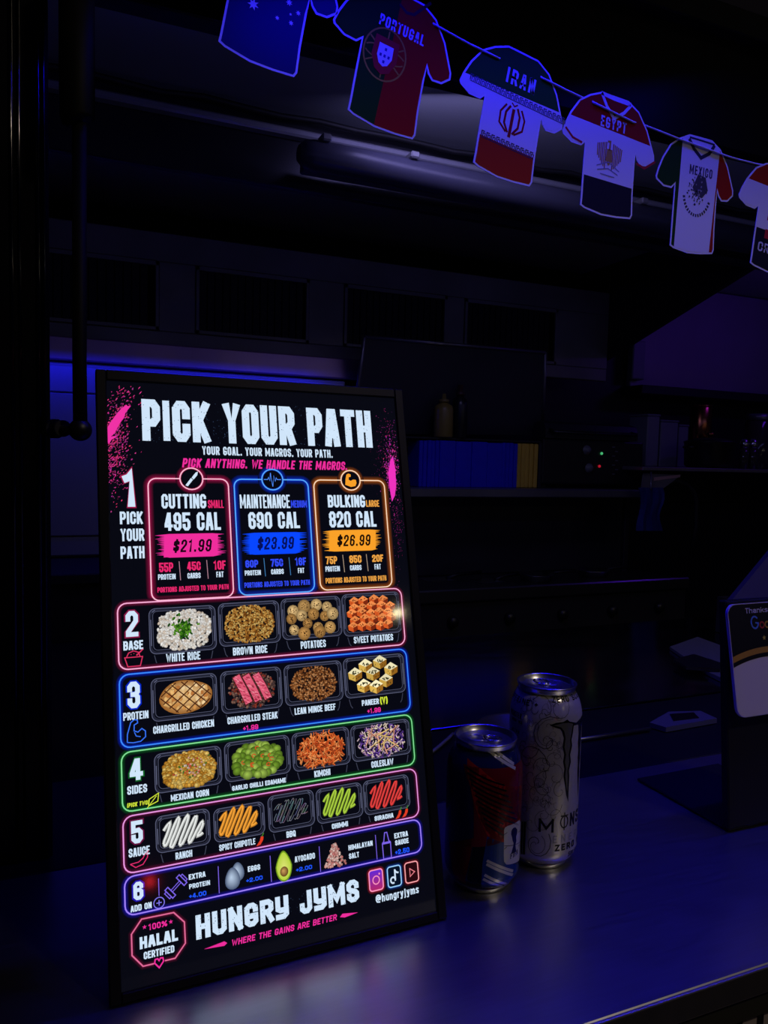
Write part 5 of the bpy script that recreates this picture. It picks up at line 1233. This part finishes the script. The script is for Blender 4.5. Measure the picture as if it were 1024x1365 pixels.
# griddle range
RX0, RX1 = .93, 1.93
t = thing('griddle_range', 'dark flat-top griddle range at the back wall below the board rack', 'cooker', (1.43, 2.05, -.98))
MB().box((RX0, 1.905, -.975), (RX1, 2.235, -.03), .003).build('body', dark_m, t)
MB().box((RX0, 1.90, -.03), (RX1, 2.235, -.006), .003).build('hot_plate', mat('griddle_plate', (.12, .12, .13), .3, .9, var=.5, nscale=14), t)
MB().box((RX0, 1.892, -.034), (RX1, 1.904, .004), .004).build('front_rail', mat('rail_steel', (.4, .4, .44), .3, 1.), t)
MB().box((RX0, 2.19, -.006), (RX1, 2.235, .30), .003).build('backsplash', mat('dark_backsplash', (.05, .05, .065), .4, .5, var=.5, nscale=5), t)
for k in range(5):
    x = RX0 + .12 + k * .19; kn = MB().lathe([(.016, 0), (.016, .012), (.013, .020), (.0001, .020)], 0, 0, 0, 16, M=Matrix.Translation((x, 1.905, -.09)) @ Matrix.Rotation(PI / 2, 4, 'X')).build('knob', blk, t)
zsh = at_y(562, 663, 2.02).z; zst = at_y(562, 651, 2.02).z
MB().box((RX0 - .02, 2.02, zsh), (1.86, 2.189, zst), .003).build('shelf', mat('shelf_steel', (.22, .22, .25), .4, .7, var=.4, nscale=6), t)
for x in (RX0, 1.83): MB().box((x, 2.10, -.006), (x + .02, 2.12, zsh), .002).build('post', dark_m, t)
# tools on the griddle
rr = random.Random(5)
tools = ((585, 770, 'steel spatula lying at the left end of the griddle'), (650, 772, 'steel spatula lying mid griddle left of the pans'))
for k, (x, y, lb) in enumerate(tools):
    p = at_z(x, y, 0); t = thing('spatula', lb, 'spatula', (p.x, p.y, -.006), group='griddle spatulas'); a = rr.uniform(-.3, .3); Mt = Matrix.Translation((p.x, p.y, -.0055)) @ Matrix.Rotation(a, 4, 'Z')
    MB().box((-.05, -.035, 0), (.04, .035, .0015), .0005, M=Mt).build('blade', alu, t); MB().tube([Mt @ Vector((.03, 0, .001)), Mt @ Vector((.07, 0, .012)), Mt @ Vector((.16, 0, .016))], .006, 8).build('handle', blk, t)
for k, (x, y, lb) in enumerate(((715, 772, 'small round steel pan on the griddle, left of the other'), (790, 766, 'small round steel pan at the right end of the griddle'))):
    p = at_z(x, y, 0); t = thing('pan', lb, 'pan', (p.x, p.y, -.006), group='griddle pans')
    MB().lathe([(.0001, 0), (.045, 0), (.055, .022), (.056, .023), (.053, .022), (.043, .003), (.0001, .003)], p.x, p.y, -.0055, 28).build('pan_body', alu, t); MB().tube([(p.x + .055, p.y, .016), (p.x + .09, p.y - .01, .022), (p.x + .14, p.y - .012, .022)], .005, 8).build('handle', blk, t)

# rack of upright boards under a small shelf
BYY = 2.10
zb0 = zst; zb1 = at_y(620, 587.5, BYY).z
t = thing('rack_shelf', 'dark shelf over the blue boards carrying the squeeze bottle', 'shelf', (1.3, 2.17, zb1 + .002))
xr = at_y(720, 612, BYY).x
MB().box((.945, BYY + .004, zb1 + .0015), (xr + .012, 2.185, zb1 + .008), .001).build('shelf_board', dark_m, t)
for x in (.925, xr): MB().box((x, BYY + .004, zst + .0005), (x + .012, 2.185, zb1 + .008), .002).build('side_post', dark_m, t)
blue_b = mat('blue_board', (.004, .006, .75), .5, 0, var=.15, nscale=30); yel_b = mat('yellow_board', (.75, .52, .05), .5, 0, var=.15, nscale=30)
x = at_y(559, 610, BYY).x; xe = at_y(690, 610, BYY).x; n = 0
ws = [.013] * 5 + [.052] * 4 + [.013] * 4
sc2 = (xe - x) / sum(ws); first = None
for w_i, w_ in enumerate(ws):
    w2 = w_ * sc2; b_ = MB().box((x + .0006, BYY + rr.uniform(-.002, .002), zb0 + .0005), (x + w2 - .0006, 2.185, zb1 - rr.uniform(.001, .004)), .002).build('upright_board' if w_ < .02 else 'box', blue_b)
    if w_ < .02: tag(b_, 'thin blue board standing edge-on at the %s of the plain blue boxes' % ('left' if w_i < 5 else 'right'), 'board', 'blue boards left of the boxes' if w_i < 5 else 'blue boards right of the boxes')
    else: tag(b_, 'plain blue box in the middle of the rack above the griddle', 'box', 'blue boxes in the rack')
    x += w2
xe2 = at_y(718, 612, BYY).x
for k in range(5):
    w2 = (xe2 - x) / (5 - k); b_ = MB().box((x + .001, BYY + rr.uniform(-.002, .002), zb0 + .0005), (x + w2 - .001, 2.185, zb1 - .002), .003).build('upright_board', yel_b); tag(b_, 'yellow board standing edge-on at the right end of the rack', 'board', 'yellow upright boards'); x += w2
# bottles
def bottle(px, lab, h, r, m, capm, nm='squeeze_bottle', y=2.118, neck=.3):
    p = at_y(px, 570, y); z = zb1 + .008; t = thing(nm, lab, 'bottle', (p.x, y, z))
    MB().lathe([(.0001, 0), (r * .95, 0), (r, .004), (r, h * .62), (r * .9, h * .72), (r * .45, h * .78), (r * .42, h * .82)], p.x, y, z, 28).build('body', m, t)
    MB().lathe([(r * .55, h * .80), (r * .55, h * .86), (r * .25, h * .88), (r * neck * .6, h), (.0001, h)], p.x, y, z, 20).build('cap', capm, t)
bottle(591, 'yellow squeeze bottle on the rack shelf, left of the dark bottle', .135, .030, mat('mustard_plastic', (.22, .17, .03), .4), mat('mustard_cap', (.2, .16, .04), .4))
bottle(612.5, 'dark sauce bottle with slim neck, right of the yellow squeeze bottle', .165, .024, mat('dark_bottle', (.008, .010, .012), .3), mat('brown_cap', (.05, .02, .02), .5), nm='sauce_bottle', neck=.6)
# raised lid panel behind
t = thing('raised_cover', 'large dark flat cover panel with pale rim tilted up behind the squeeze bottle', 'cover', (1.2, 2.2, .44))
bl, br, tl, tr = at_y(469, 578, 2.215), at_y(723, 580, 2.215), at_y(486, 449, 2.08), at_y(727, 470, 2.08)
ymm = Vector((0, .012, 0))
MB().hull([bl + ymm, br + ymm, tr + ymm, tl + ymm], [bl, br, tr, tl]).build('panel', mat('cover_sheet', (.06, .062, .085), .45, .3, var=.2, nscale=4), t)
rim_m = mat('cover_rim', (.22, .22, .27), .35, .7)
for a, b_ in ((tl, tr), (bl, tl), (tr, br)): MB().tube([a, b_], .006, 8).build('rim', rim_m, t)

# contact grill with LEDs
t = thing('contact_grill', 'black contact grill with curved lid, green and red pilot lamps and dials', 'grill', (1.7, 2.0, zst))
GYY = 2.10
g0 = at_y(722, 590, GYY); g1 = at_y(858, 590, GYY); zt_ = at_y(790, 587, GYY).z; zbm = at_y(790, 646, GYY).z
g0.x += .006
MB().box((g0.x, GYY, zbm), (g1.x, 2.187, zt_), .006, seg=2).build('body', mat('black_grill_body', (.010, .010, .012), .4), t)
for xx in (g0.x + .01, g1.x - .03): MB().box((xx, 2.115, zst + .0003), (xx + .02, 2.18, zbm + .002), .002).build('foot', blk, t)
ld = [(0, 0), (0, .028), (.010, .048), (.035, .056), (.065, .050), (.08, .02), (.08, 0)]
mb = MB(); mb.hull([Vector((g0.x + .012, GYY + .005 + y, zt_ + .003 + z)) for y, z in ld], [Vector((g1.x - .022, GYY + .005 + y, zt_ + .003 + z)) for y, z in ld]); mb.build('lid', mat('grill_lid', (.03, .03, .04), .35, .3), t)
hy = GYY - .02; MB().tube([(g0.x + .03, GYY + .01, zt_ + .03), (g0.x + .03, hy, zt_ + .022), (g1.x - .05, hy, zt_ + .022), (g1.x - .05, GYY + .01, zt_ + .03)], .006, 8).build('handle', blk, t)
def led(px, py, col, st, lab):
    p = at_y(px, py, GYY - .002); m = bpy.data.materials.new(lab); m.use_nodes = True; b = m.node_tree.nodes['Principled BSDF']; b.inputs['Base Color'].default_value = (*col, 1); b.inputs['Emission Color'].default_value = (*col, 1); b.inputs['Emission Strength'].default_value = st
    o = MB().lathe([(.0048, 0), (.0044, .003), (.002, .005), (.0001, .005)], 0, 0, 0, 14, M=Matrix.Translation(p) @ Matrix.Rotation(PI / 2, 4, 'X')).build('pilot_lamp', m, t); o['label'] = lab
led(802, 604.5, (.06, .45, .16), 1.0, 'green pilot lamp'); led(799, 621.5, (.40, .008, .02), 1.0, 'red pilot lamp')
dial = mat('dial_marking', (.16, .17, .17), .5)
for (x, y) in ((782, 600), (785, 624)):
    p = at_y(x, y, GYY - .001); MB().lathe([(.016, 0), (.016, .003), (.010, .004), (.009, .014), (.0001, .014)], 0, 0, 0, 20, M=Matrix.Translation(p) @ Matrix.Rotation(PI / 2, 4, 'X')).build('dial', dial, t)
for k in range(7):
    p = at_y(818 + (k % 2) * 4, 596 + k * 6, GYY - .0005); MB().box((p.x - .006, p.y - .001, p.z - .0015), (p.x + .006, p.y + .001, p.z + .0015), .0003).build('marking', dial, t)

# right-hand shelf and what stands on it
zR = at_y(940, 624, 2.0).z; zRb = at_y(940, 629, 2.0).z
t = thing('wall_shelf', 'long steel wall shelf with purple sheen at the back right holding jars and boxes', 'shelf', (2.6, 2.2, zRb))
xL = at_y(857, 626, 2.0).x
MB().box((xL, 2.0, zRb), (3.35, 2.415, zR), .002).build('shelf_board', mat('wall_shelf_steel', (.40, .36, .40), .35, .8, var=.3, nscale=8), t)
for x in (xL + .03, 2.7): MB().hull([Vector((x, 2.41, zRb)), Vector((x, 2.41, zRb - .12)), Vector((x, 2.1, zRb))], [Vector((x + .006, 2.41, zRb)), Vector((x + .006, 2.41, zRb - .12)), Vector((x + .006, 2.1, zRb))]).build('bracket', rim_m, t)
plas = mat('milky_tub', (.22, .22, .30), .45)
def pbox(px0, px1, py0, y, dep, name, lab, m, cat='box', grp=None):
    a = at_y(px0, 600, y); b = at_y(px1, 600, y); z1 = at_y((px0 + px1) / 2, py0, y).z; t = thing(name, lab, cat, ((a.x + b.x) / 2, y, zR), group=grp)
    MB().box((a.x, y, zR + .0005), (b.x, y + dep, z1 - .008), .003).build('body', m, t); MB().box((a.x - .003, y - .003, z1 - .0075), (b.x + .003, y + dep + .003, z1), .003).build('lid', m, t)
pbox(862, 878, 552, 2.22, .10, 'storage_box', 'tall milky storage box on the wall shelf, leftmost in the row', plas)
pbox(880, 903, 560, 2.24, .10, 'storage_box', 'wide milky storage box on the wall shelf, second from the left', plas)
pbox(904, 917, 566, 2.26, .10, 'storage_box', 'narrow milky storage box left of the copper canister', plas)
p = at_y(932, 600, 2.26); zc1 = at_y(932, 540, 2.26).z; r_ = at_y(945, 600, 2.26).x - p.x; r_ *= .8
t = thing('canister', 'shiny copper-coloured canister on the wall shelf', 'canister', (p.x, 2.26, zR))
MB().lathe([(.0001, .0005), (r_, .0005), (r_, zc1 - zR - .01), (r_ * .96, zc1 - zR - .008)], p.x, 2.26, zR, 32).build('body', mat('copper', (.55, .18, .08), .22, 1.), t); MB().lathe([(r_ * 1.02, zc1 - zR - .0079), (r_ * 1.02, zc1 - zR), (.0001, zc1 - zR + .003)], p.x, 2.26, zR, 32).build('lid', mat('copper', ()), t)
p = at_y(946, 600, 2.10); z1 = at_y(946, 583, 2.10).z
t = thing('stock_pot', 'black round pot on the wall shelf in front of the copper canister', 'pot', (p.x, 2.10, zR)); hh = z1 - zR
MB().lathe([(.0001, .0005), (.075, .0005), (.085, .01), (.088, hh * .8), (.090, hh * .82)], p.x, 2.10, zR, 36).build('body', blk, t); MB().lathe([(.091, hh * .82), (.090, hh * .86), (.05, hh * .96), (.0001, hh)], p.x, 2.10, zR, 36).build('lid', blk, t); MB().lathe([(.006, hh), (.014, hh + .012), (.010, hh + .018), (.0001, hh + .019)], p.x, 2.10, zR, 16).build('lid_knob', mat('copper', ()), t)
for s_ in (-1, 1): MB().tube([(p.x + s_ * .086, 2.10 - .02, zR + hh * .65), (p.x + s_ * .105, 2.10 - .018, zR + hh * .66), (p.x + s_ * .105, 2.10 + .018, zR + hh * .66), (p.x + s_ * .086, 2.10 + .02, zR + hh * .65)], .005, 8).build('handle', blk, t)
for px, lab in ((992, 'chrome-topped shaker on the wall shelf, left of its twin'), (1004, 'chrome-topped shaker on the wall shelf, right of its twin')):
    p = at_y(px, 600, 2.06); z1 = at_y(px, 585, 2.06).z; hh = z1 - zR; t = thing('shaker', lab, 'shaker', (p.x, 2.06, zR), group='shakers on the wall shelf')
    MB().lathe([(.0001, .0005), (.018, .0005), (.016, hh * .7)], p.x, 2.06, zR, 18).build('glass', mat('smoky_glass', (.05, .04, .04), .1, 0), t); MB().lathe([(.0165, hh * .7), (.0165, hh * .85), (.010, hh), (.0001, hh)], p.x, 2.06, zR, 18).build('top', alu, t)
p = at_y(1010, 600, 2.22); z1 = at_y(1010, 552, 2.22).z
t = thing('glass_jar', 'tall dark glass jar at the right end of the wall shelf', 'jar', (p.x, 2.22, zR)); hh = z1 - zR
MB().lathe([(.0001, .0005), (.05, .0005), (.052, .01), (.052, hh * .85), (.045, hh * .88)], p.x, 2.22, zR, 28).build('body', mat('smoky_glass', ()), t); MB().lathe([(.048, hh * .88), (.048, hh), (.0001, hh)], p.x, 2.22, zR, 28).build('lid', rim_m, t)
# wall panels at back right
t = thing('wall_panel', 'pale wall panel lit purple at the back right under the hood', 'panel', (2.6, 2.40, .70))
a = at_y(840, 515, 2.39); MB().box((a.x, 2.39, a.z), (3.34, 2.415, 1.08), .003).build('sheet', mat('pale_wall_sheet', (.34, .28, .40), .5, .1, var=.25, nscale=3), t)
MB().box((a.x - .02, 2.30, a.z - .035), (3.34, 2.415, a.z - .001), .003).build('ledge', dark_m, t)
a = at_y(862, 455, 2.36); b_ = at_y(843, 505, 2.36); MB().box((b_.x, 2.36, b_.z), (a.x, 2.389, a.z), .004).build('switch_box', plas, t)
t = thing('lower_panel', 'dull steel lower wall panel beneath the wall shelf at the back right', 'panel', (2.7, 2.40, .1))
MB().box((1.95, 2.395, -.3), (3.34, 2.415, zRb - .13), .003).build('sheet', dark_m, t)
pp = [at_y(*q, 2.02) for q in ((855, 653), (882, 653), (909, 633), (858, 631))]
t = thing('notice_plate', 'small grey plate with a pinkish strip hanging under the left end of the wall shelf', 'plate', pp[0])
MB().hull([p + Vector((0, .004, 0)) for p in pp], pp).build('plate', mat('grey_plate', (.22, .21, .22), .45, .3), t)
pp = [at_y(*q, 2.018) for q in ((872, 641), (907, 636), (907, 632.5), (872, 636.5))]
MB().hull([p + Vector((0, .0015, 0)) for p in pp], pp).build('strip', mat('pink_strip', (.60, .36, .34), .5), t)
# hanging cloth and looped hose
cl_m = mat('dark_blue_cloth', (.02, .035, .22), .85, 0, var=.2, nscale=20)
t = thing('hanging_cloth', 'dark blue cloth hanging below the wall shelf beside the looped hose', 'cloth', at_y(866, 675, 1.98))
rows_ = []
for i in range(9):
    y = 650 + i * 7.2; w0 = 852 + 3 * math.sin(i * .6); w1 = 884 + 3 * math.sin(i * .9) - i * .3
    rows_.append([at_y(w0 + (w1 - w0) * j / 8, y, 1.975 + .008 * math.sin(j * 1.9 + i * .2)) for j in range(9)])
mb = MB()
for off in (0, .004):
    for i in range(8):
        for j in range(8):
            q = [rows_[i][j], rows_[i + 1][j], rows_[i + 1][j + 1], rows_[i][j + 1]]; q = [p + Vector((0, off, 0)) for p in q]; mb.poly(q if not off else q[::-1], None, True)
mb.build('cloth', cl_m, t)
MB().tube([at_y(868, 653, 1.975), at_y(868, 640, 1.99), at_y(868, 629, 2.0)], .003, 8).build('hook', rim_m, t)
hs = MB().tube([at_y(x, y, 2.03) for x, y in ((872, 700), (872, 672), (876, 655), (886, 645), (900, 641), (914, 645), (924, 655), (928, 668), (928, 700), (922, 740))], .0085, 10).build('looped_hose', rubber); tag(hs, 'black looped hose hanging below the wall shelf', 'hose')
# things on the prep bench
t = thing('leaning_board', 'deep blue board sloping behind the review stand on the prep bench', 'board', at_y(1000, 800, 1.25))
pp = [at_y(966, 812, 1.22), at_y(1040, 722, 1.22), at_y(1130, 770, 1.16), at_y(1100, 905, 1.16)]
lowest = min(p.z for p in pp)
for p in pp: p.z = max(p.z, .001)
MB().hull([p + Vector((0, .012, 0)) for p in pp], pp).build('board', mat('deep_blue_board', (.03, .02, .25), .5), t)  # blue is the board's own base colour
MB().hull([Vector((pp[0].x + .02, 1.225, .0005)), Vector((pp[0].x + .05, 1.225, .0005)), Vector((pp[0].x + .05, 1.26, .0005)), Vector((pp[0].x + .02, 1.26, .0005))], [Vector((pp[0].x + .02, 1.232, pp[0].z + .02)), Vector((pp[0].x + .05, 1.232, pp[0].z + .02)), Vector((pp[0].x + .05, 1.26, pp[0].z + .02)), Vector((pp[0].x + .02, 1.26, pp[0].z + .02))]).build('prop', dark_m, t)
pp = [at_z(*q, .006) for q in ((893, 862), (930, 850), (966, 862), (968, 908), (938, 893))]
np_ = MB().hull([Vector((p.x, p.y, .0002)) for p in pp], [p + Vector((0, 0, .002 * (i % 2))) for i, p in enumerate(pp)]).build('reflection_patch', mat('pale_reflection', (.09, .09, .13), .7)); tag(np_, 'flat pale napkin on the prep bench left of the review stand', 'patch')  # thin pale slab added in place of reflections on the bench
pp = [at_z(*q, .012) for q in ((898, 880), (925, 873), (962, 885), (960, 893), (915, 890))]
for p in pp: p.z = .014
tr_ = MB().hull([Vector((p.x, p.y, .0085)) for p in pp], pp).build('dark_packet', blk); tag(tr_, 'dark flat packet lying on the pale napkin', 'packet')
